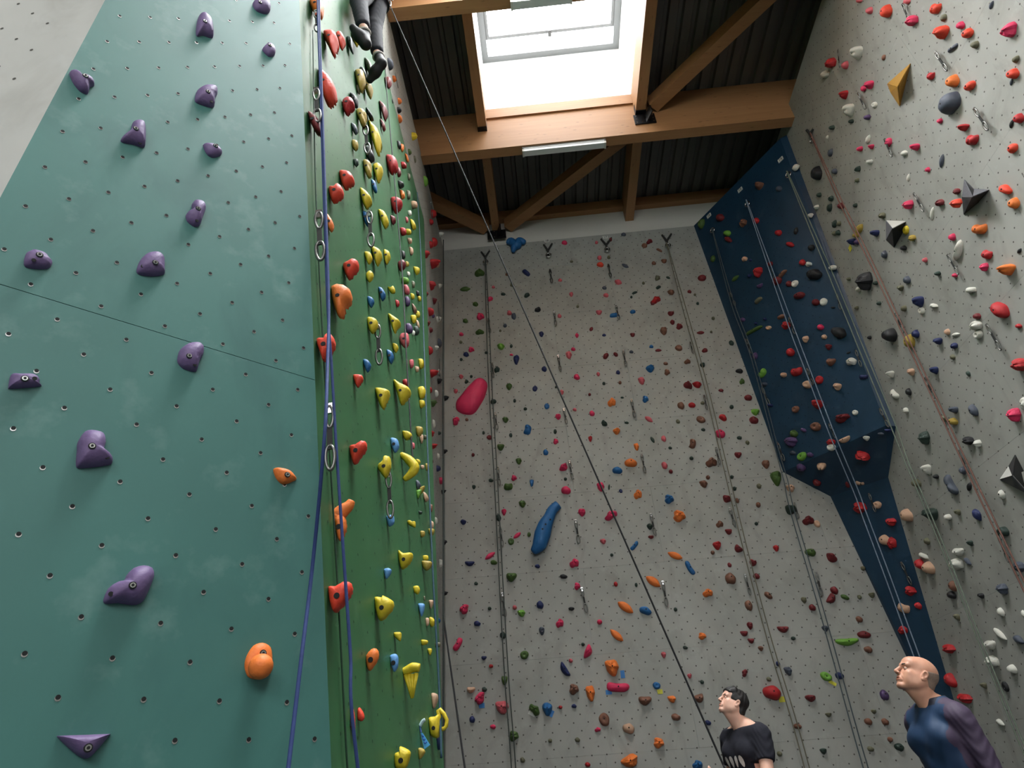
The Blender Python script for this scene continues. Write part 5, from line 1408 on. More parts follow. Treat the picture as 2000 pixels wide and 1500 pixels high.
for w, s in (('G', '617,20,620,62 617,172,620,238 622,412,626,508 643,790,645,918 713,244,718,300 721,412,725,482 737,632,741,712 758,920,763,1012'),
             ('L', '772,142,778,172 842,395,845,425 856,590,858,625 858,700,859,735'),
             ('B', '1074,526,1078,552 1082,608,1086,635 1188,516,1193,541 1203,596,1209,623 1090,694,1095,725 1217,684,1223,715 1233,780,1240,815 1101,798,1107,828 1253,887,1260,923 1112,900,1118,936 1124,1015,1131,1061 1271,1003,1280,1045 1136,1148,1146,1196 1294,1135,1303,1184 954,622,957,650 961,709,964,737 967,806,971,839 972,912,976,948 977,1030,982,1067 981,1158,987,1205 1348,668,1354,690 1375,772,1381,800 1398,874,1406,906 1425,992,1436,1028 1455,1122,1466,1162 1552,982,1560,1012 1594,1118,1606,1164'),
             ('R', '1762,8,1776,42 1636,98,1640,132 1826,102,1850,138 1675,182,1690,213 1902,212,1930,254 1727,272,1742,306 1784,378,1804,413 1850,498,1872,536 1926,634,1955,684 1748,612,1765,650 1806,738,1826,778 1872,880,1892,924 1948,1044,1970,1098 1996,338,2006,356'),
             ('U', '1507,524,1514,546 1541,620,1553,652 1576,720,1588,752 1619,828,1632,855 1426,571,1436,597 1457,662,1468,690 1488,757,1503,792 1518,864,1532,900 1634,574,1642,604 1671,684,1682,716 1718,798,1736,834'),
             ('W', '1697,964,1710,1000 1760,1098,1780,1142')):
    for q in s.split():
        quickdraw(w, *map(float, q.split(',')))

# --- anchors: black Y sling with a steel ring
def anchor(wall, x, y, dx=8, dy=11, sling=True, label=''):
    n, o, ex, ey = wall_basis(wall)
    c = on_plane(x, y, n, o + n * 0.05)
    e = empty('anchor', c)
    if sling:
        for sx in (-1, 1):
            p = on_plane(x + sx * dx, y - dy - (2 if sx > 0 else 0), n, o + n * 0.015) - c
            b = MB(); b.tube([p, np.zeros(3)], 0.02, 6); b.build('sling_arm', M_SLING, e)
        b = MB(); b.tube([np.zeros(3), -ey * 0.12], 0.022, 6); b.build('sling_tail', M_SLING, e)
    b = MB(); cc = -ey * (0.15 if sling else 0.0) + n * 0.02
    b.tube([cc + 0.05 * (math.cos(a) * ex + math.sin(a) * ey) for a in np.linspace(0, 6.283, 16, endpoint=False)], 0.012, 6, closed=True)
    b.build('ring', M_CHROME, e, True)
    tag(e, label, 'anchor', 'rope anchors')


anchor('B', 948, 502, 8, 10, True, 'black Y sling anchor at the top of the left back wall rope')
anchor('B', 1070, 489, 8, 11, True, 'black Y sling anchor with no rope under the left number plate')
anchor('B', 1184, 478, 10, 11, True, 'black Y sling anchor with no rope under the right number plate')
anchor('B', 1302, 470, 9, 11, True, 'black Y sling anchor at the top of the olive rope')
anchor('U', 1393, 450, sling=False, label='steel ring anchor at the upper left of the blue pillar')
anchor('U', 1461, 399, sling=False, label='steel ring anchor at the top middle of the blue pillar')
anchor('U', 1541, 342, sling=False, label='steel ring anchor at the top right of the blue pillar')
anchor('R', 1582, 262, 6, 8, True, 'dark sling anchor at the top of the brown rope under the beam')

M_PLATE = plain('plate_white', (200, 200, 192), 0.6); M_INK = plain('plate_ink', (20, 20, 20), 0.7)
for wall, x, y, txt, lab in (('B', 1068, 471, '18', 'left white number plate at the top of the back wall'), ('B', 1182, 464, '17', 'right white number plate at the top of the back wall'),
                             ('U', 1384, 418, '16', 'lowest white number plate along the top of the blue pillar'), ('U', 1446, 371, '15', 'middle white number plate along the top of the blue pillar'), ('U', 1525, 312, '14', 'highest white number plate along the top of the blue pillar')):
    n, o, ex, ey = wall_basis(wall)
    c = on_plane(x, y, n, o)
    if wall == 'U':
        c[2] = min(c[2], 10.98)
    b = MB(); b.add([ex * a * 0.055 + ey * h * 0.038 + n * d for d in (0.0, 0.012) for a, h in ((-1, -1), (1, -1), (1, 1), (-1, 1))], [(4, 5, 6, 7), (0, 1, 5, 4), (1, 2, 6, 5), (2, 3, 7, 6), (3, 0, 4, 7)])
    pl = b.build('number_plate', M_PLATE); pl.location = tuple(map(float, c))
    tag(pl, lab, 'sign', 'route number plates')
    cu = bpy.data.curves.new('number', 'FONT'); cu.body = txt; cu.size = 0.075; cu.align_x = 'CENTER'; cu.align_y = 'CENTER'; cu.extrude = 0.001
    to = bpy.data.objects.new('tmp', cu); link(to)
    me = bpy.data.meshes.new_from_object(to.evaluated_get(bpy.context.evaluated_depsgraph_get())); bpy.data.objects.remove(to)
    me.materials.clear(); me.materials.append(M_INK)
    nb = bpy.data.objects.new('number', me); link(nb, pl)
    M = Matrix.Identity(4)
    for i in range(3):
        M[i][0], M[i][1], M[i][2], M[i][3] = ex[i], ey[i], n[i], n[i] * 0.0135
    nb.matrix_local = M

# --- small route tags beside some holds
M_TB = plain('tag_blue', (44, 112, 176), 0.6); M_TY = plain('tag_yellow', (206, 200, 60), 0.6); M_TW = plain('tag_white', (214, 214, 206), 0.6)
for wall, x, y, w, h, m_, ang, lab in (
        ('B', 1216, 1317, 8, 14, M_TB, 0, 'blue card tag beside the big orange hold on the back wall'),
        ('B', 1189, 1352, 12, 8, M_TB, 0, 'blue card tag at the left end of the long pink hold'),
        ('B', 1289, 1351, 10, 8, M_TY, 0, 'yellow card tag below the round blue hold'),
        ('B', 941, 1378, 11, 9, M_TB, 0, 'blue card tag below the ridged pink hold by the left rope'),
        ('B', 1076, 1393, 10, 12, M_TB, -30, 'blue card tag behind the blue wedge hold'),
        ('B', 1039, 1394, 14, 7, M_TW, -30, 'white card tag below the moss green hold'),
        ('B', 1527, 1366, 12, 10, M_TY, 0, 'yellow card tag under the big red ball hold'),
        ('B', 1626, 1334, 14, 6, M_TY, -35, 'yellow card tag under the pale green hold beside the slate rope'),
        ('R', 1661, 485, 10, 11, M_TY, 0, 'yellow disc tag below a navy hold beside the brown rope')):
    n, o, ex, ey = wall_basis(wall)
    c = on_plane(x, y, n, o); u = depth(c) / F_PX
    ca, sa = math.cos(math.radians(ang)), math.sin(math.radians(ang))
    e1x, e1y = ex * ca + ey * sa, ey * ca - ex * sa
    b = MB(); b.add([e1x * a * w * u / 2 + e1y * q * h * u / 2 + n * d for d in (0.0, 0.006) for a, q in ((-1, -1), (1, -1), (1, 1), (-1, 1))], [(4, 5, 6, 7), (0, 1, 5, 4), (1, 2, 6, 5), (2, 3, 7, 6), (3, 0, 4, 7)])
    t = b.build('route_tag', m_); t.location = tuple(map(float, c)); tag(t, lab, 'tag', 'route tags')
# light blue route card standing off the green wall, with its clip
st = empty('route_card', G_(826, 1430))
c_ = np.array(st.location)
M_CARD = plain('card_light_blue', (84, 172, 232), 0.45)
Q = gprof((820, 1430), crop('1535,1090 1560,1095 1645,1235 1580,1285', 560, 1245, 5.882))
b = MB(); b.add([q - c_ for q in Q] + [q - c_ + np.array([0, 0.006, 0]) for q in Q], [(0, 3, 2, 1), (4, 5, 6, 7), (0, 1, 5, 4), (1, 2, 6, 5), (2, 3, 7, 6), (3, 0, 4, 7)]); b.build('card', M_CARD, st)
for k in range(3):
    f0, f1 = 0.2 + 0.22 * k, 0.3 + 0.22 * k
    a = Q[0] + (Q[3] - Q[0]) * f0; d = Q[1] + (Q[2] - Q[1]) * f1
    b = MB(); b.tube([a + (d - a) * t - c_ + np.array([0, -0.003, 0.004 * math.sin(9 * t)]) for t in np.linspace(0.25, 0.75, 7)], 0.0022, 5); b.build('lettering', plain('card_ink', (30, 70, 170), 0.6), st)
Q = gprof((820, 1430), crop('1530,1020 1560,965 1590,945', 560, 1245, 5.882))
b = MB(); b.tube([q - c_ for q in dense(Q, 4)], 0.009, 8); b.build('clip', plain('clip_pale', (190, 214, 220), 0.3), st, True)
Q = gprof((820, 1430), crop('1545,1090 1535,1050 1530,1020', 560, 1245, 5.882))
b = MB(); b.tube([q - c_ for q in Q], 0.006, 6); b.build('strap', plain('strap_blue', (70, 104, 160), 0.7), st)
tag(st, 'light blue route card with handwriting low on the green wall', 'tag')
# ------------------------------------------------------------------ people
class Field:
    """signed distance field on a rectilinear grid, turned into one closed mesh"""
    def __init__(self, xs, ys, zs):
        self.ax = [np.asarray(a, np.float32) for a in (xs, ys, zs)]
        self.f = np.full([len(a) for a in self.ax], 0.25, np.float32)

    def sub(self, lo, hi):
        sl = []
        for a, l, h in zip(self.ax, lo, hi):
            i0 = max(int(np.searchsorted(a, l)) - 1, 0); i1 = min(int(np.searchsorted(a, h)) + 1, len(a))
            if i1 <= i0:
                return None
            sl.append(slice(i0, i1))
        X, Y, Z = np.meshgrid(*[a[s] for a, s in zip(self.ax, sl)], indexing='ij')
        return tuple(sl), np.stack([X, Y, Z], -1)

    def put(self, s, d, k, op):
        F0 = self.f[s]
        if op == 'add':
            h = np.clip(0.5 + 0.5 * (F0 - d) / k, 0, 1)
            self.f[s] = F0 * (1 - h) + d * h - k * h * (1 - h)
        else:
            h = np.clip(0.5 - 0.5 * (F0 + d) / k, 0, 1)
            self.f[s] = F0 * (1 - h) - d * h + k * h * (1 - h)

    def cone(self, a, b, r0, r1, k=0.015, op='add', wr=0.0):
        a, b = np.array(a, np.float32), np.array(b, np.float32)
        m = max(r0, r1) + 3 * k + 0.02
        g = self.sub(np.minimum(a, b) - m, np.maximum(a, b) + m)
        if g is None:
            return self
        s, P = g
        ab = b - a
        t = np.clip(((P - a) @ ab) / max(float(ab @ ab), 1e-9), 0, 1)
        d = np.linalg.norm(P - (a + t[..., None] * ab), axis=-1) - (r0 + (r1 - r0) * t)
        if wr:
            d = d + wr * np.sin(P[..., 2] * 95 + 9 * np.sin(P[..., 0] * 21 + P[..., 1] * 17)) 
        self.put(s, d.astype(np.float32), k, op)
        return self

    def ell(self, c, r, k=0.015, op='add', R=None):
        c, r = np.array(c, np.float32), np.array(r, np.float32)
        m = float(r.max()) + 3 * k + 0.02
        g = self.sub(c - m, c + m)
        if g is None:
            return self
        s, P = g
        q = P - c
        if R is not None:
            q = q @ np.asarray(R, np.float32)      # world -> local with columns of R as local axes
        k0 = np.linalg.norm(q / r, axis=-1); k1 = np.linalg.norm(q / (r * r), axis=-1) + 1e-9
        self.put(s, (k0 * (k0 - 1) / k1).astype(np.float32), k, op)
        return self

    def cut(self, n, o):
        """keep only the side where (p-o).n < 0"""
        X, Y, Z = np.meshgrid(*self.ax, indexing='ij', sparse=True)
        d = (X - o[0]) * n[0] + (Y - o[1]) * n[1] + (Z - o[2]) * n[2]
        self.f = np.maximum(self.f, d.astype(np.float32))
        return self

    def mesh(self):
        f = self.f
        ins = f < 0
        n = np.array(f.shape)
        c = np.zeros(n - 1, np.int8)
        for i in (0, 1):
            for j in (0, 1):
                for k in (0, 1):
                    c += ins[i:n[0] - 1 + i, j:n[1] - 1 + j, k:n[2] - 1 + k]
        cells = np.argwhere((c > 0) & (c < 8))
        idx = -np.ones(n - 1, np.int64)
        idx[tuple(cells.T)] = np.arange(len(cells))
        acc = np.zeros((len(cells), 3)); cnt = np.zeros(len(cells))
        corners = [(i, j, k) for i in (0, 1) for j in (0, 1) for k in (0, 1)]
        for a in corners:
            for d in range(3):
                if a[d]:
                    continue
                b = list(a); b[d] = 1
                ia, ib = cells + a, cells + b
                fa, fb = f[tuple(ia.T)], f[tuple(ib.T)]
                cr = (fa < 0) != (fb < 0)
                t = np.where(cr, fa / np.where(np.abs(fa - fb) < 1e-9, 1, fa - fb), 0)
                for e in range(3):
                    pa, pb = self.ax[e][ia[:, e]], self.ax[e][ib[:, e]]
                    acc[:, e] += np.where(cr, pa + (pb - pa) * t, 0)
                cnt += cr
        V = acc / np.maximum(cnt, 1)[:, None]
        faces = []
        for d in range(3):
            e, g = (d + 1) % 3, (d + 2) % 3
            s0 = [slice(None)] * 3; s1 = [slice(None)] * 3
            s0[d] = slice(0, n[d] - 1); s1[d] = slice(1, n[d])
            A, B = ins[tuple(s0)], ins[tuple(s1)]
            ed = np.argwhere(A != B)
            ok = (ed[:, e] > 0) & (ed[:, e] < n[e] - 1) & (ed[:, g] > 0) & (ed[:, g] < n[g] - 1)
            ed = ed[ok]
            sg = A[tuple(ed.T)]
            q = []
            for de, dg in ((-1, -1), (0, -1), (0, 0), (-1, 0)):
                w = ed.copy(); w[:, e] += de; w[:, g] += dg
                q.append(idx[tuple(w.T)])
            Q = np.stack(q, 1)
            Q[~sg] = Q[~sg][:, ::-1]
            faces.append(Q)
        Fq = np.concatenate(faces)
        return V, Fq[(Fq >= 0).all(1)]

    def build(self, name, mats, parent=None, slot=None):
        V, Q = self.mesh()
        me = bpy.data.meshes.new(name)
        me.vertices.add(len(V)); me.vertices.foreach_set('co', V.astype(np.float32).ravel())
        me.loops.add(len(Q) * 4); me.loops.foreach_set('vertex_index', Q.astype(np.int32).ravel())
        me.polygons.add(len(Q)); me.polygons.foreach_set('loop_start', np.arange(0, len(Q) * 4, 4, dtype=np.int32))
        try:
            me.polygons.foreach_set('loop_total', np.full(len(Q), 4, np.int32))
        except Exception:
            pass
        for m_ in mats:
            me.materials.append(m_)
        if slot is not None:
            me.polygons.foreach_set('material_index', slot(V[Q].mean(1)).astype(np.int32))
        me.polygons.foreach_set('use_smooth', np.ones(len(Q), bool))
        me.update(calc_edges=True); me.validate()
        return link(bpy.data.objects.new(name, me), parent)


def axis(lo, hi, f0, f1, fine, coarse):
    a = list(np.arange(f0, f1, fine))
    x = f0
    while x > lo:
        x -= coarse; a.insert(0, x)
    x = a[-1]
    while x < hi:
        x += coarse; a.append(x)
    return np.array(a)


def rot(axis_, deg):
    return np.array(Matrix.Rotation(math.radians(deg), 3, axis_))


def skin_mat(name, rgb):
    mt, nt, bs = new_mat(name)
    bs.inputs['Base Color'].default_value = (*lin(rgb), 1)
    bs.inputs['Roughness'].default_value = 0.5
    bs.inputs['Subsurface Weight'].default_value = 0.08
    bs.inputs['Subsurface Radius'].default_value = (0.012, 0.005, 0.003)
    tc = nt.nodes.new('ShaderNodeTexCoord'); no = nt.nodes.new('ShaderNodeTexNoise'); no.inputs['Scale'].default_value = 26; no.inputs['Detail'].default_value = 4
    nt.links.new(tc.outputs['Object'], no.inputs['Vector'])
    mx = nt.nodes.new('ShaderNodeMix'); mx.data_type = 'RGBA'
    mx.inputs[6].default_value = (*lin(tuple(v * 0.93 for v in rgb)), 1); mx.inputs[7].default_value = (*lin(tuple(min(255, v * 1.06) for v in rgb)), 1)
    nt.links.new(no.outputs['Fac'], mx.inputs[0]); nt.links.new(mx.outputs[2], bs.inputs['Base Color'])
    return mt


def head(F, T, old=False, hs=1.0):
    """T maps head space (x right, y to the nose, z up, origin between the ears) into figure space"""
    R, o = T
    p = lambda x, y, z: R @ (np.array([x, y, z]) * hs) + o
    e = lambda c, r, k=0.012, op='add': F.ell(p(*c), np.array(r) * hs, k, op, R)
    cn = lambda a, b, r0, r1, k=0.008, op='add': F.cone(p(*a), p(*b), r0 * hs, r1 * hs, k, op)
    e((0, -0.016, 0.036), (0.075, 0.098, 0.084))
    e((0, 0.022, -0.03), (0.062, 0.072, 0.078), 0.02)
    e((0, 0.055, 0.045), (0.058, 0.045, 0.045), 0.02)                 # forehead
    for s in (-1, 1):
        cn((s * 0.056, -0.012, -0.045), (s * 0.05, 0.012, -0.07), 0.017, 0.018, 0.02)
        cn((s * 0.05, 0.012, -0.07), (s * 0.016, 0.072, -0.104), 0.018, 0.016, 0.02)   # jaw
        e((s * 0.043, 0.056, -0.022), (0.022, 0.022, 0.019), 0.018)      # cheekbone
        e((s * 0.038, 0.042, -0.055), (0.027, 0.034, 0.036), 0.02)       # cheek
        e((s * 0.052, 0.0, -0.035), (0.022, 0.04, 0.04), 0.02)
    e((0, 0.077, -0.103), (0.02, 0.017, 0.015), 0.014)                # chin
    cn((-0.042, 0.080, 0.022), (0, 0.093, 0.018), 0.010, 0.012, 0.014); cn((0.042, 0.080, 0.022), (0, 0.093, 0.018), 0.010, 0.012, 0.014)
    for s in (-1, 1):
        e((s * 0.031, 0.103, 0.000), (0.017, 0.015, 0.0105), 0.010, 'sub')
    cn((0, 0.095, 0.012), (0, 0.1175, -0.030), 0.0075, 0.0105, 0.008)  # nose
    e((0, 0.116, -0.034), (0.011, 0.011, 0.010), 0.006)
    for s in (-1, 1):
        e((s * 0.0125, 0.105, -0.037), (0.0085, 0.010, 0.0075), 0.005)
        e((s * 0.0065, 0.112, -0.0455), (0.004, 0.006, 0.004), 0.003, 'sub')
    e((0, 0.088, -0.065), (0.03, 0.014, 0.026), 0.012)                # muzzle
    cn((-0.017, 0.094, -0.0635), (0.017, 0.094, -0.0635), 0.0055, 0.0055, 0.006); cn((0, 0.099, -0.0625), (0, 0.099, -0.064), 0.005, 0.005, 0.006)
    cn((-0.014, 0.094, -0.075), (0.014, 0.094, -0.075), 0.0062, 0.0062, 0.006); cn((0, 0.098, -0.075), (0, 0.098, -0.076), 0.005, 0.005, 0.006)
    cn((-0.022, 0.1, -0.0692), (0.022, 0.1, -0.0692), 0.0035 if old else 0.0022, 0.0035 if old else 0.0022, 0.003, 'sub')
    if old:
        for s in (-1, 1):
            cn((s * 0.021, 0.1, -0.04), (s * 0.033, 0.086, -0.07), 0.003, 0.003, 0.006, 'sub')   # fold beside the mouth
    for s in (-1, 1):                                                 # ears
        e((s * 0.079, -0.012, -0.006), (0.008, 0.019, 0.032), 0.006)
        e((s * 0.086, -0.014, 0.004), (0.006, 0.017, 0.022), 0.004)
        e((s * 0.089, -0.010, -0.002), (0.006, 0.0095, 0.016), 0.004, 'sub')
        e((s * 0.082, -0.006, -0.03), (0.006, 0.009, 0.009), 0.004)
    cn((0, -0.025, -0.05), (0, -0.035, -0.085), 0.056, 0.054, 0.02)


def face_parts(body, T, brow_mat, lid_mat, hs, iris=(46, 30, 22)):
    R, o = T
    p = lambda x, y, z: R @ (np.array([x, y, z]) * hs) + o
    M_EYE = plain('eye_white', (190, 180, 172), 0.3); M_IRIS = plain('iris', iris, 0.2)
    for s in (-1, 1):
        me = bpy.data.meshes.new('eye'); bb = bmesh.new(); bmesh.ops.create_uvsphere(bb, u_segments=16, v_segments=12, radius=0.0112 * hs); bb.to_mesh(me); bb.free()
        me.materials.append(M_EYE); me.polygons.foreach_set('use_smooth', [True] * len(me.polygons))
        eo = bpy.data.objects.new('eye', me); link(eo, body); eo.location = tuple(map(float, p(s * 0.031, 0.0795, -0.001)))
        b = MB(); b.disc((R @ np.array([0, 0.0102, 0.002])) * hs, R @ np.array([0, 1, 0.15]), 0.0058 * hs, 0.0013, 12, 0.0045 * hs); b.build('iris', M_IRIS, eo)
        # upper and lower lids: skin shells hugging the eyeball
        V, Fc = [], []
        for lo_, hi_ in ((9, 95), (-95, -15)):
            b0 = len(V)
            for i in range(7):
                ph = math.radians(lo_ + (hi_ - lo_) * i / 6)
                for j in range(9):
                    th = math.radians(-80 + 160 * j / 8)
                    q = np.array([math.sin(th) * math.cos(ph), math.cos(th) * math.cos(ph), math.sin(ph)]) * 0.0124
                    V.append(p(s * 0.031 + q[0], 0.0795 + q[1], -0.001 + q[2]))
            Fc += [(b0 + i * 9 + j, b0 + i * 9 + j + 1, b0 + (i + 1) * 9 + j + 1, b0 + (i + 1) * 9 + j) for i in range(6) for j in range(8)]
        mesh_obj('eyelids', V, Fc, lid_mat, body, True)
        b = MB(); b.tube([p(s * x, y, z) for x, y, z in ((0.012, 0.1, 0.0165), (0.024, 0.0985, 0.0215), (0.037, 0.0925, 0.0235), (0.05, 0.0785, 0.0175))], [0.0036 * hs, 0.0045 * hs, 0.004 * hs, 0.002 * hs], 6); b.build('eyebrow', brow_mat, body)


def limb_hand(F, wrist, elbow, target, side, curl=0.6):
    """palm and five bent fingers beyond the wrist"""
    w = np.array(wrist, float); d = w - np.array(elbow, float); d /= np.linalg.norm(d)
    up = np.array([0, 0, 1.0]); s = np.cross(d, up); s /= np.linalg.norm(s) + 1e-9; s *= side
    nrm_ = np.cross(s, d) * -side
    F.cone(w - d * 0.02, w + d * 0.085, 0.026, 0.03, 0.012)
    F.ell(w + d * 0.055, (0.036, 0.05, 0.018), 0.012, 'add', np.stack([s, d, nrm_], 1))
    for i, (off, L) in enumerate(((-0.03, 0.066), (-0.010, 0.076), (0.010, 0.070), (0.028, 0.055))):
        a = w + d * 0.098 + s * off
        b = a + (d * math.cos(curl) - nrm_ * math.sin(curl)) * L * 0.5
        c = b + (d * math.cos(curl * 2.6) - nrm_ * math.sin(curl * 2.6)) * L * 0.5
        F.cone(a - d * 0.015, b, 0.0092, 0.0085, 0.003); F.cone(b, c, 0.0085, 0.0072, 0.002)
    t0 = w + d * 0.035 - s * 0.034
    t1 = t0 + (d * 0.7 - s * 0.6 - nrm_ * 0.4) * 0.035
    t2 = t1 + (d * 0.8 - nrm_ * 0.6) * 0.03
    F.cone(t0, t1, 0.013, 0.0105, 0.006); F.cone(t1, t2, 0.0105, 0.0085, 0.003)


def person(label, head_px, zc, yaw, head_yaw, pitch, lean, build, skin, hairf, shirt, trous, arms, old, hs, slot_shirt=None, sleeve=0.62, sw=0.185):
    """standing figure; figure space: x right, y forward, z up from the floor"""
    hc = at_depth(*head_px, zc)
    a = math.radians(yaw)
    W = np.array([[math.sin(a), math.cos(a), 0], [-math.cos(a), math.sin(a), 0], [0, 0, 1.0]])   # figure -> world
    sc = (hc[2]) / 1.63                                   # overall scale from the head height
    s = sc
    B = build
    ho = np.array([lean[0], lean[1], 1.63]) * s            # head origin in figure space
    Rh = rot('Z', head_yaw) @ rot('X', pitch)
    T = (Rh, ho)
    nk = np.array([lean[0] * 0.6, lean[1] * 0.6 - 0.02, 1.475]) * s
    sh = np.array([lean[0] * 0.5, lean[1] * 0.5, 0.0])
    J = lambda x, y, z, f=1.0: (np.array([x, y, z]) + sh * f) * s
    xs = axis(-0.42, 0.42, ho[0] - 0.11, ho[0] + 0.11, 0.0026, 0.009)
    ys = axis(-0.36, 0.52, ho[1] - 0.14, ho[1] + 0.16, 0.0026, 0.009)
    zs = axis(-0.02, 1.9, ho[2] - 0.15, ho[2] + 0.15, 0.0026, 0.009)
    F = Field(xs, ys, zs)

    def torso(F, g, k, wr=0.0):
        F.ell(J(0, 0.01, 1.27), np.array([0.165 * B, 0.108 * B, 0.19]) * s + g, k)
        F.cone(J(-sw + 0.04, -0.015, 1.415), J(sw - 0.04, -0.015, 1.415), 0.058 * s + g, 0.058 * s + g, 0.05)
        for e_ in (-1, 1):
            F.cone(J(e_ * 0.03, -0.03, 1.485), J(e_ * (sw - 0.04), -0.012, 1.425), 0.045 * s + g, 0.05 * s + g, 0.04)
            F.ell(J(e_ * 0.075, 0.075 * B, 1.315), np.array([0.075, 0.045, 0.06]) * s + g, 0.04)
        F.ell(J(0, 0.012, 1.08, 0.4), np.array([0.145 * B, 0.105 * B, 0.17]) * s + g, 0.05)
        F.ell(J(0, -0.005, 0.94, 0), np.array([0.165, 0.115, 0.13]) * s + g, 0.05)

    def upper_arms(F, g, k, t=1.0, wr=0.0):
        for e_, (el, wr_) in zip((-1, 1), arms):
            S = J(e_ * sw, -0.012, 1.40)
            E = J(*el)
            F.cone(S, S + (E - S) * t, 0.054 * s + g, (0.054 - 0.014 * t) * s + g, 0.035, wr=wr)
    torso(F, 0, 0.03)
    upper_arms(F, 0, 0.03)
    for e_, (el, wr_) in zip((-1, 1), arms):
        F.cone(J(*el), J(*wr_), 0.041 * s, 0.027 * s, 0.015)
        F.cone(J(*el), J(*el) + (J(*wr_) - J(*el)) * 0.4, 0.043 * s, 0.04 * s, 0.015)
    for e_ in (-1, 1):
        F.cone(J(e_ * 0.088, 0, 0.9, 0), J(e_ * 0.1, 0.012, 0.5, 0), 0.085 * s, 0.055 * s, 0.03)
        F.cone(J(e_ * 0.1, 0.012, 0.5, 0), J(e_ * 0.105, -0.02, 0.09, 0), 0.055 * s, 0.036 * s, 0.02)
        F.ell(J(e_ * 0.1, -0.035, 0.34, 0), np.array([0.045, 0.05, 0.11]) * s, 0.02)
        F.cone(J(e_ * 0.105, -0.04, 0.04, 0), J(e_ * 0.12, 0.15, 0.034, 0), 0.034, 0.026, 0.02)
    F.cone(nk - np.array([0, 0.005, 0.06]), ho + Rh @ np.array([0, -0.028, -0.06]), 0.06 * s, 0.053 * s, 0.02)
    F.cone(nk + np.array([0, 0.035, -0.01]), ho + Rh @ np.array([0, 0.02, -0.085]), 0.03 * s, 0.03 * s, 0.025)
    head(F, T, old, hs)
    M_SK = skin_mat('skin_' + hairf, skin)
    M_LIP = skin_mat('lips_' + hairf, tuple(int(v * k_) for v, k_ in zip(skin, (0.9, 0.8, 0.78))))
    M_MOUTH = plain('mouth_dark', (58, 26, 24), 0.6)

    def slot(P):
        q = (P - ho) @ Rh / hs
        lip = (np.abs(q[:, 0]) < 0.021) & (q[:, 1] > 0.088) & (q[:, 2] < -0.0575) & (q[:, 2] > -0.0815)
        mo = (np.abs(q[:, 0]) < 0.021) & (q[:, 1] > 0.08) & (q[:, 1] < 0.0955) & (np.abs(q[:, 2] + 0.0692) < 0.0028)
        return np.where(mo, 2, np.where(lip, 1, 0))
    body = F.build('person', [M_SK, M_LIP, M_MOUTH], None, slot)
    # hands: finer grid, joined to the same mesh
    for e_, (el, wr_) in zip((-1, 1), arms):
        w = J(*wr_)
        H = Field(*[np.arange(w[i] - 0.2, w[i] + 0.2, 0.004) for i in range(3)])
        H.cone(w + (J(*el) - w) * 0.15, w, 0.029 * s, 0.027 * s, 0.01)
        limb_hand(H, w, J(*el), None, e_)
        ho_ = H.build('tmp_hand', [M_SK])
        bm = bmesh.new(); bm.from_mesh(body.data); bm.from_mesh(ho_.data); bm.to_mesh(body.data); bm.free()
        bpy.data.objects.remove(ho_)
    brow = plain('brow_' + hairf, (26, 20, 18) if not old else (66, 56, 50), 0.8)
    face_parts(body, T, brow, M_SK, hs)
    # clothes
    C = Field(np.arange(-0.4, 0.4, 0.007), np.arange(-0.3, 0.4, 0.007), np.arange(0.8, 1.62, 0.007) * s)
    torso(C, 0.009 if old else 0.016, 0.03)
    upper_arms(C, 0.008 if old else 0.018, 0.03, sleeve, 0.0016 if old else 0.002)
    C.cone(nk - np.array([0, 0.0, 0.05]), nk + np.array([0, 0.004, 0.03 if old else 0.004]), 0.078 * s, 0.066 * s if old else 0.07 * s, 0.02)
    rs = np.random.RandomState(3)
    X, Y, Z = np.meshgrid(*C.ax, indexing='ij', sparse=True)
    C.f = C.f + (0.0025 * np.sin(26 * Z + 18 * X + 5 * np.sin(11 * X + 7 * Y)) + 0.0015 * np.sin(50 * Z - 40 * X)).astype(np.float32)
    C.cone(nk - np.array([0, 0.01, 0.02]), nk + np.array([0, 0.03, 0.12]), 0.055 * s, 0.055 * s, 0.012, 'sub')
    if not old:
        C.cone(nk + np.array([0, 0.045, -0.012]), nk + np.array([0, 0.07, 0.1]), 0.036 * s, 0.05 * s, 0.01, 'sub')
    C.cut((0, 0.12 if old else 0.3, 1.0), nk + np.array([0, 0, 0.042 if old else 0.012]))
    C.cut((0, 0, -1), (0, 0, 0.86 * s))
    for e_, (el, wr_) in zip((-1, 1), arms):
        S = J(e_ * sw, -0.012, 1.40); d = J(*el) - S; Ln = np.linalg.norm(d); d = d / Ln
        o = S + d * Ln * sleeve
        # cut the sleeve end square
        X, Y, Z = np.meshgrid(*C.ax, indexing='ij', sparse=True)
        pd = (X - o[0]) * d[0] + (Y - o[1]) * d[1] + (Z - o[2]) * d[2]
        near = (np.abs(X - o[0]) < 0.085) & (np.abs(Y - o[1]) < 0.085) & (np.abs(Z - o[2]) < 0.14)
        C.f = np.where(near, np.maximum(C.f, pd), C.f).astype(np.float32)
    sh_o = C.build('shirt', shirt, body, slot_shirt(s) if slot_shirt else None)
    TR = Field(np.arange(-0.3, 0.3, 0.01), np.arange(-0.26, 0.3, 0.01), np.arange(0.02, 1.08, 0.01) * s)
    TR.ell(J(0, -0.005, 0.94, 0), np.array([0.165, 0.115, 0.13]) * s + 0.012, 0.03)
    for e_ in (-1, 1):
        TR.cone(J(e_ * 0.088, 0, 0.9, 0), J(e_ * 0.1, 0.012, 0.5, 0), 0.098 * s, 0.073 * s, 0.03)
        TR.cone(J(e_ * 0.1, 0.012, 0.5, 0), J(e_ * 0.105, -0.02, 0.1, 0), 0.073 * s, 0.062 * s, 0.02)
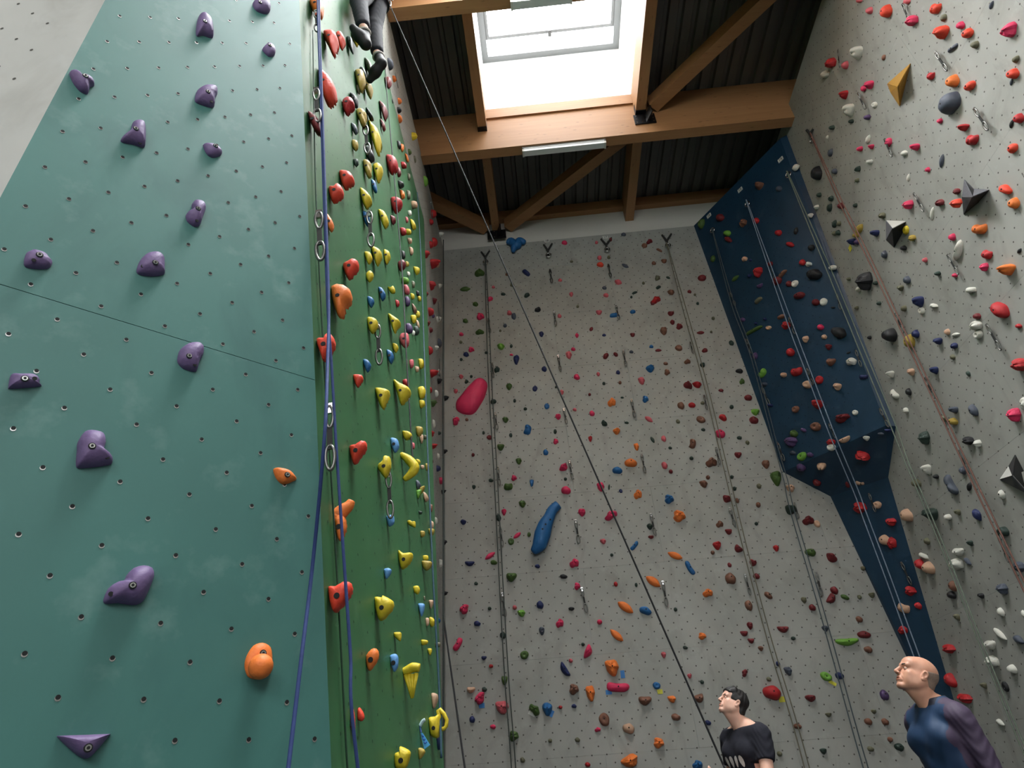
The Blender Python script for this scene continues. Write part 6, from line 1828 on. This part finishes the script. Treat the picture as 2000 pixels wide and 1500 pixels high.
    TR.cut((0, 0, 1), (0, 0, 1.0 * s)); TR.cut((0, 0, -1), (0, 0, 0.075))
    TR.build('trousers', trous, body)
    for e_ in (-1, 1):
        S_ = Field(np.arange(e_ * 0.11 - 0.1, e_ * 0.11 + 0.1, 0.006), np.arange(-0.16, 0.28, 0.006), np.arange(-0.01, 0.16, 0.006))
        S_.cone(J(e_ * 0.105, -0.05, 0.045, 0), J(e_ * 0.12, 0.16, 0.036, 0), 0.046, 0.038, 0.02); S_.cone(J(e_ * 0.105, -0.03, 0.05, 0), J(e_ * 0.105, -0.025, 0.1, 0), 0.045, 0.048, 0.02)
        S_.cut((0, 0, -1), (0, 0, 0.002))
        S_.build('shoe', [plain('shoe_black', (24, 24, 26), 0.6)], body)
    M = Matrix.Identity(4)
    off = hc - W @ ho
    off[2] = 0.0
    for i in range(3):
        for j in range(3):
            M[i][j] = W[i][j]
        M[i][3] = off[i]
    body.matrix_world = M
    tag(body, label, 'person')
    return body, T, s, W, off, sh_o, J


M_NAVY = plain('tshirt_navy', (13, 13, 27), 0.9, var=0.15, vscale=20)
M_RASH = plain('rash_blue', (18, 48, 80), 0.7, var=0.12, vscale=9); M_RPUR = plain('rash_purple', (60, 46, 68), 0.7, var=0.12, vscale=9); M_RDRK = plain('rash_collar', (13, 17, 34), 0.7)
M_JEAN = plain('trousers_dark', (40, 42, 50), 0.85, var=0.15, vscale=14)

HS = 0.93
# older man on the right, looking up to the left
def rash_slots(s):
    def f(P):
        x = np.abs(P[:, 0])
        sl = (x > 0.15 * s) | ((x > 0.1 * s) & (P[:, 2] > 1.405 * s) & (P[:, 1] < 0.05))
        col = (P[:, 2] > 1.475 * s) & (x < 0.085 * s)
        return np.where(col, 2, np.where(sl, 1, 0))
    return f


man, T_, s_, W_, off_, sh_o, J_ = person('bald man in blue shirt with purple sleeves looking up at right', (1791, 1320), 3.75, 194, -14, 33, (0.0, 0.03), 0.95,
    (200, 146, 120), 'man', [M_RASH, M_RPUR, M_RDRK], [M_JEAN], (((-0.215, -0.05, 1.12), (-0.19, 0.10, 0.93)), ((0.22, -0.07, 1.12), (0.19, 0.07, 0.93))), True, 0.93, rash_slots, 0.92, 0.168)
R_, o_ = T_
H = Field(*[np.arange(o_[i] - 0.14, o_[i] + 0.14, 0.004) for i in range(3)])
hp = lambda x, y, z: R_ @ (np.array([x, y, z]) * HS) + o_
H.ell(hp(0, -0.018, 0.030), (0.0712, 0.0915, 0.0775), 0.01, 'add', R_)
H.ell(hp(0, -0.05, -0.035), (0.055, 0.05, 0.046), 0.02, 'add', R_)
H.cut(R_ @ np.array([0, 0.35, 1.0]), hp(0, -0.03, 0.033)); H.cut(R_ @ np.array([0, 1.0, -0.12]), hp(0, 0.012, 0.0)); H.cut(R_ @ np.array([0, 0.3, -1.0]), hp(0, -0.05, -0.068))
for e_ in (-1, 1):
    H.ell(hp(e_ * 0.085, -0.005, -0.006), (0.03, 0.024, 0.034), 0.006, 'sub', R_)
H.build('hair', [plain('hair_grey_brown', (132, 112, 98), 0.9, var=0.35, vscale=120)], man)

# young belayer
boy, T_, s_, W_, off_, sh_o, J_ = person('dark haired young man in navy T-shirt belaying and looking up', (1432, 1373), 5.0, 206, -18, 33, (0.0, 0.05), 0.9,
    (226, 176, 154), 'boy', [M_NAVY], [M_JEAN], (((-0.23, 0.06, 1.13), (-0.04, 0.24, 1.17)), ((0.235, -0.02, 1.12), (0.14, 0.22, 0.98))), False, 0.88, None, 0.55, 0.175)
HS = 0.88
R_, o_ = T_
H = Field(*[np.arange(o_[i] - 0.16, o_[i] + 0.16, 0.0036) for i in range(3)])
H.ell(hp(0, -0.02, 0.042), np.array((0.085, 0.105, 0.09)) * HS, 0.01, 'add', R_)
H.ell(hp(0, -0.065, -0.04), np.array((0.066, 0.052, 0.062)) * HS, 0.02, 'add', R_)
for x in np.linspace(-0.06, 0.06, 11):
    H.cone(hp(x * 0.9, 0.035, 0.108 - 5 * x * x), hp(x + 0.008, 0.09 - 6 * x * x, 0.071 - 3 * x * x), 0.022 * HS, 0.0125 * HS, 0.012)
H.ell(hp(0, 0.112, -0.035), np.array((0.07, 0.08, 0.088)) * HS, 0.006, 'sub', R_)
for e_ in (-1, 1):
    H.ell(hp(e_ * 0.085, 0.008, -0.03), np.array((0.03, 0.03, 0.042)) * HS, 0.006, 'sub', R_)
X, Y, Z = np.meshgrid(*H.ax, indexing='ij', sparse=True)
H.f = H.f + (0.0028 * np.sin(140 * X + 60 * Z + 3 * np.sin(50 * Y)) * np.sin(90 * Y + 40 * Z)).astype(np.float32)
H.build('hair', [plain('hair_black', (22, 17, 15), 0.6, var=0.4, vscale=90)], boy)
# white print on the chest: four leaf marks over a line of small marks
dg = bpy.context.evaluated_depsgraph_get()
from mathutils.bvhtree import BVHTree
bv = BVHTree.FromPolygons([v.co.copy() for v in sh_o.data.vertices], [tuple(p.vertices) for p in sh_o.data.polygons])
M_PRN = plain('print_white', (198, 198, 196), 0.8)


def chest_print(name, pts):
    out = []
    for x, z in pts:
        h = bv.ray_cast(Vector((x * s_, 0.6, z * s_)), Vector((0, -1, 0)))
        out.append((h[0] + Vector((0, 0.003, 0))) if h[0] is not None else Vector((x * s_, 0.15, z * s_)))
    c = sum(out, Vector()) / len(out)
    hh = bv.ray_cast(Vector((c.x, 0.6, c.z)), Vector((0, -1, 0)))
    ctr = (hh[0] + Vector((0, 0.003, 0))) if hh[0] is not None else c
    n = len(out)
    mesh_obj(name, out + [ctr], [(i, (i + 1) % n, n) for i in range(n)], M_PRN, boy)


for k, x0 in enumerate((-0.075, -0.025, 0.025, 0.075)):
    z0 = 1.262
    chest_print('print_leaf', [(x0 + 0.0165 * math.sin(a) * (1 - 0.3 * math.cos(a)), z0 + 0.036 * math.cos(a) * -1) for a in np.linspace(0, 2 * math.pi, 14, endpoint=False)])
for k in range(8):
    x0 = -0.085 + 0.024 * k
    w = 0.008 if k % 3 else 0.0045
    chest_print('print_mark', [(x0 - w, 1.196), (x0 + w, 1.196), (x0 + w * (0.6 if k % 2 else 1), 1.213), (x0 - w, 1.213)])
# rope from the top of the wall, through the belayer's hand to his harness
hand_w = W_ @ (J_(-0.04, 0.24, 1.17) + np.array([0.05, 0.06, 0.02])) + off_
har_w = W_ @ (J_(0.0, 0.16, 0.98, 0)) + off_
nL, oL, _, _ = wall_basis('L')
top_pt = on_plane(751, -14, nL, oL + nL * 0.12)
hand_px = at_depth(1414, 1497, depth(hand_w))
rope([top_pt, top_pt + (hand_px - top_pt) * 0.33, top_pt + (hand_px - top_pt) * 0.66, hand_px - (hand_px - top_pt) * 0.02, hand_px, har_w], 0.0075, RP_BLACK, 'single black climbing rope running diagonally down to the belayer', n=8)

# climber high on the green wall: legs in view, facing the wall
nG, oG, _, _ = wall_basis('G')
toe1 = on_plane(722, 156, nG, oG + nG * 0.09); z1 = depth(toe1)
toe2 = on_plane(690, 55, nG, oG + nG * 0.09); z2 = depth(toe2)
heel1, ank1, kn1, hip1 = at_depth(745, 124, z1 + 0.0), at_depth(737, 106, z1 + 0.08), at_depth(731, 52, z1 + 0.32), at_depth(741, -4, z1 + 0.56)
heel2, ank2, kn2, hip2 = at_depth(714, 86, z2 + 0.0), at_depth(710, 56, z2 + 0.08), at_depth(701, 4, z2 + 0.33), at_depth(719, -18, z1 + 0.52)
pel = (hip1 + hip2) / 2 + np.array([0.02, 0, 0.08])
chest = pel + np.array([0.02, 0.0, 0.42]); neck = chest + np.array([-0.05, 0, 0.2]); hd = neck + np.array([-0.04, 0, 0.14])
org = np.minimum(toe1, toe2) - 0.3
lo = np.minimum.reduce([toe1, toe2, heel1, pel]) - np.array([0.35, 0.35, 0.12]); hi = np.maximum.reduce([toe1, heel1, pel, hd]) + np.array([0.3, 0.4, 0.45])
F = Field(*[np.arange(lo[i], hi[i], 0.0105) for i in range(3)])
for hp_, kn_, an_, he_, to_ in ((hip1, kn1, ank1, heel1, toe1), (hip2, kn2, ank2, heel2, toe2)):
    F.cone(hp_, kn_, 0.08, 0.055, 0.03); F.cone(kn_, an_, 0.055, 0.036, 0.02); F.cone(an_, he_, 0.036, 0.034, 0.02); F.cone(he_, to_, 0.034, 0.026, 0.02)
F.ell(pel, (0.12, 0.16, 0.13), 0.04); F.ell(chest, (0.11, 0.17, 0.22), 0.05); F.cone(chest + np.array([0, -0.14, 0.15]), chest + np.array([0, 0.14, 0.15]), 0.06, 0.06, 0.04)
F.cone(neck - np.array([0, 0, 0.05]), hd, 0.055, 0.055, 0.02); F.ell(hd + np.array([0.01, 0, 0.03]), (0.1, 0.078, 0.115), 0.02)
F.ell(hd + np.array([-0.1, 0, -0.01]), (0.018, 0.013, 0.022), 0.012)
AW = []
for e_ in (-1, 1):
    S = chest + np.array([0, e_ * 0.18, 0.15]); E = S + np.array([-0.08, e_ * 0.12, 0.22]); Wp = E + np.array([-0.16, -e_ * 0.03, 0.2])
    F.cone(S, E, 0.05, 0.04, 0.03); F.cone(E, Wp, 0.04, 0.027, 0.02); AW.append((E, Wp, e_))
M_SKC = skin_mat('skin_climber', (220, 172, 150))
cl = F.build('person', [M_SKC])
for E, Wp, e_ in AW:
    H = Field(*[np.arange(Wp[i] - 0.19, Wp[i] + 0.19, 0.0045) for i in range(3)])
    H.cone(Wp + (E - Wp) * 0.15, Wp, 0.028, 0.026, 0.01); limb_hand(H, Wp, E, None, e_, 0.75)
    t_ = H.build('tmp_hand', [M_SKC]); bm = bmesh.new(); bm.from_mesh(cl.data); bm.from_mesh(t_.data); bm.to_mesh(cl.data); bm.free(); bpy.data.objects.remove(t_)
M_TRC = plain('climber_trousers', (15, 16, 28), 0.85, var=0.2, vscale=10); M_TOP = plain('climber_top', (18, 18, 20), 0.85); M_SHO = plain('rock_shoe', (13, 13, 14), 0.65)
F = Field(*[np.arange(lo[i], min(hi[i], pel[2] + 0.3) if i == 2 else hi[i], 0.011) for i in range(3)])
for hp_, kn_, an_ in ((hip1, kn1, ank1), (hip2, kn2, ank2)):
    F.cone(hp_, kn_, 0.098, 0.076, 0.03, wr=0.0008); F.cone(kn_, an_ + (kn_ - an_) * 0.12, 0.076, 0.06, 0.02, wr=0.0008)
F.ell(pel, (0.135, 0.175, 0.14), 0.04); F.cut((0, 0, 1), pel + np.array([0, 0, 0.13])); F.build('trousers', [M_TRC], cl)
F = Field(np.arange(lo[0], hi[0], 0.011), np.arange(lo[1], hi[1], 0.011), np.arange(pel[2] + 0.02, hi[2], 0.011))
F.ell(chest, (0.125, 0.185, 0.235), 0.05); F.ell(pel + np.array([0, 0, 0.1]), (0.13, 0.165, 0.1), 0.05); F.cone(chest + np.array([0, -0.14, 0.15]), chest + np.array([0, 0.14, 0.15]), 0.072, 0.072, 0.04)
for E, Wp, e_ in AW:
    S = chest + np.array([0, e_ * 0.18, 0.15]); F.cone(S, S + (E - S) * 0.6, 0.062, 0.056, 0.03)
F.cut((0, 0, -1), pel + np.array([0, 0, 0.06])); F.build('top', [M_TOP], cl)
for he_, to_, an_ in ((heel1, toe1, ank1), (heel2, toe2, ank2)):
    c = (he_ + to_) / 2
    S_ = Field(*[np.arange(c[i] - 0.24, c[i] + 0.24, 0.007) for i in range(3)])
    d = (to_ - he_) / np.linalg.norm(to_ - he_)
    S_.cone(he_, he_ + (to_ - he_) * 0.55, 0.046, 0.05, 0.02); S_.cone(he_ + (to_ - he_) * 0.5, to_, 0.05, 0.032, 0.02); S_.cone(he_, he_ + (an_ - he_) * 0.6, 0.045, 0.046, 0.02)
    S_.build('climbing_shoe', [M_SHO], cl)
    b = MB(); u_ = (an_ - he_) / np.linalg.norm(an_ - he_)
    q = he_ + (an_ - he_) * 0.72
    r1 = np.cross(u_, d); r1 /= np.linalg.norm(r1); r2 = np.cross(r1, u_)
    b.tube([q + 0.046 * (math.cos(a) * r1 + math.sin(a) * r2) for a in np.linspace(0, 6.283, 16, endpoint=False)], 0.012, 6, closed=True); b.build('pale_sock', plain('sock_pale', (196, 190, 184), 0.9), cl, True)
# harness belt, leg loops and gear
M_HAR = plain('harness_web', (40, 38, 38), 0.8)
b = MB(); b.tube([pel + np.array([0.145 * math.cos(a), 0.185 * math.sin(a), 0.1]) for a in np.linspace(0, 6.283, 24, endpoint=False)], 0.02, 6, closed=True); b.build('harness_belt', M_HAR, cl, True)
for hp_, kn_ in ((hip1, kn1), (hip2, kn2)):
    d = (kn_ - hp_) / np.linalg.norm(kn_ - hp_); q = hp_ + (kn_ - hp_) * 0.22
    r1 = np.cross(d, [0, 1.0, 0]); r1 /= np.linalg.norm(r1); r2 = np.cross(d, r1)
    b = MB(); b.tube([q + 0.102 * (math.cos(a) * r1 + math.sin(a) * r2) for a in np.linspace(0, 6.283, 20, endpoint=False)], 0.014, 6, closed=True); b.build('leg_loop', M_HAR, cl, True)
for k in range(4):
    q = pel + np.array([0.15 * math.cos(-0.2 + 0.35 * k), 0.19 * math.sin(-0.2 + 0.35 * k), 0.05])
    b = MB(); b.tube([q + np.array([0.01 * math.cos(a), 0.022 * math.cos(a), 0.05 * math.sin(a) - 0.03]) for a in np.linspace(0, 6.283, 14, endpoint=False)], 0.006, 5, closed=True); b.build('gear_carabiner', M_ALU, cl, True)
b = MB(); b.tube(dense([pel + np.array([-0.15, 0, 0.12]), pel + np.array([-0.16, 0.1, 0.9]), top_pt], 6), 0.0075, 8); rp = b.build('climbing_rope', RP_BLACK, None, True)
tag(rp, 'black rope from the climber up to the top of the left wall', 'rope', 'climbing ropes')
tag(cl, 'climber in dark trousers and black shoes high on the green wall', 'person')
# ------------------------------------------------------------------ labels; the many smallest holds become one object
ORD = ['first', 'second', 'third', 'fourth', 'fifth', 'sixth', 'seventh', 'eighth', 'ninth', 'tenth', 'eleventh', 'twelfth', 'thirteenth', 'fourteenth', 'fifteenth', 'sixteenth', 'seventeenth', 'eighteenth', 'nineteenth', 'twentieth']
bpy.context.view_layer.update()


def px_area(o):
    P = [to_px(o.matrix_world @ Vector(c)) for c in o.bound_box]
    w = min(max(p[0] for p in P), 2000) - max(min(p[0] for p in P), 0); h = min(max(p[1] for p in P), 1500) - max(min(p[1] for p in P), 0)
    return max(w, 0) * max(h, 0)


vols = [h for h in HOLDS if h[0].name.startswith('wall_volume')]
rest = sorted([h for h in HOLDS if not h[0].name.startswith('wall_volume')], key=lambda h: -px_area(h[0]))
KEEP, SMALL = rest[:300], rest[300:]
V, Fc, Mi, mats = [], [], [], []
for h in SMALL:
    o = h[0]; me = o.data
    mt = o.material_slots[0].material
    if mt not in mats:
        mats.append(mt)
    b = len(V); k = mats.index(mt)
    V += [tuple(o.matrix_world @ v.co) for v in me.vertices]
    for p in me.polygons:
        Fc.append(tuple(b + i for i in p.vertices)); Mi.append(k)
    for c in list(o.children):
        bpy.data.objects.remove(c)
    bpy.data.objects.remove(o)
so = mesh_obj('small_holds', V, Fc, None, None, True)
for mt in mats:
    so.data.materials.append(mt)
so.data.polygons.foreach_set('material_index', Mi)
tag(so, 'hundreds of small coloured footholds scattered over the climbing walls', 'climbing hold', None, 'stuff')


def hy(w):
    return w.replace(' ', '-')


def place(wall, x, y):
    if wall == 'B':
        r1, r2 = 948 + 0.055 * (y - 500), 1303 + 0.2636 * (y - 475)
        col = 'left of dark rope' if x < r1 else 'between dark and olive ropes' if x < r2 else 'right of olive rope'
        return ('high up' if y < 760 else 'midway up' if y < 1080 else 'low on') + ' back wall ' + col
    if wall == 'R':
        return ('high up' if y < 300 else 'midway up' if y < 650 else 'low on') + ' right wall ' + ('left' if x < 1585 + 0.469 * (y - 265) else 'right') + ' of brown rope'
    if wall == 'U':
        return ('high up' if y < 560 else 'midway up' if y < 740 else 'low on') + ' blue pillar face'
    if wall == 'G':
        return ('high up' if y < 300 else 'in upper middle of' if y < 620 else 'in lower middle of' if y < 980 else 'low on') + ' green wall'
    if wall == 'T':
        return 'on teal wall'
    return {'V': 'on dark underside of blue pillar', 'W': 'on narrow foot of blue pillar', 'L': ('high up' if y < 500 else 'midway up' if y < 900 else 'low on') + ' grey left wall'}[wall]


groups = {}
for o, wall, x, y, c, size, w in KEEP + vols:
    kind = 'volume' if o.name.startswith('wall_volume') else 'hold'
    groups.setdefault('%s %s %s %s %s' % (size, hy(c), hy(w), kind, place(wall, x, y)), []).append((y, o, wall))
for lab, L in groups.items():
    L.sort(key=lambda t: t[0])
    for i, (y, o, wall) in enumerate(L):
        t = lab if len(L) == 1 else lab + (', upper of two' if i == 0 else ', lower of two') if len(L) == 2 else lab + ', %s from top' % ORD[i]
        vol = o.name.startswith('wall_volume')
        tag(o, t, 'wall volume' if vol else 'climbing hold', 'bolted wall volumes' if vol else 'climbing holds on the ' + WALLN[wall])
        if o.name.startswith('foot_chip'):
            o.name = 'climbing_hold'

qg = {}
for e, wall, x, y in QDS:
    if wall == 'B':
        r1, r2 = 948 + 0.055 * (y - 500), 1303 + 0.2636 * (y - 475)
        key = 'quickdraw beside the dark rope on the back wall' if x < r1 + 25 else 'quickdraw beside the slate rope on the back wall' if x > 1540 else 'quickdraw beside the olive rope on the back wall' if x > r2 - 12 else \
            'quickdraw in the left free row on the back wall' if x < 1115 + 0.12 * (y - 500) else 'quickdraw in the right free row on the back wall'
    elif wall == 'R':
        key = 'quickdraw beside the brown rope on the right wall' if abs(x - (1585 + 0.469 * (y - 265))) < 40 else 'quickdraw hanging free on the right wall'
    elif wall == 'U':
        key = 'quickdraw by the slate rope on the blue pillar' if x < 1393 + 0.3 * (y - 450) + 25 else 'quickdraw by the pale rope on the blue pillar' if x < 1461 + 0.37 * (y - 398) + 30 else 'quickdraw by the sage rope on the blue pillar'
    else:
        key = {'G': 'quickdraw beside the navy rope on the green wall' if x < 680 else 'quickdraw among the yellow holds on the green wall', 'L': 'quickdraw on the grey left wall', 'W': 'quickdraw on the blue pillar foot'}[wall]
    qg.setdefault(key, []).append((y, e))
for key, L in qg.items():
    L.sort(key=lambda t: t[0])
    for i, (y, e) in enumerate(L):
        tag(e, 'steel ' + key + (', %s from top' % ORD[i] if len(L) > 1 else ''), 'quickdraw', 'quickdraws on the walls')
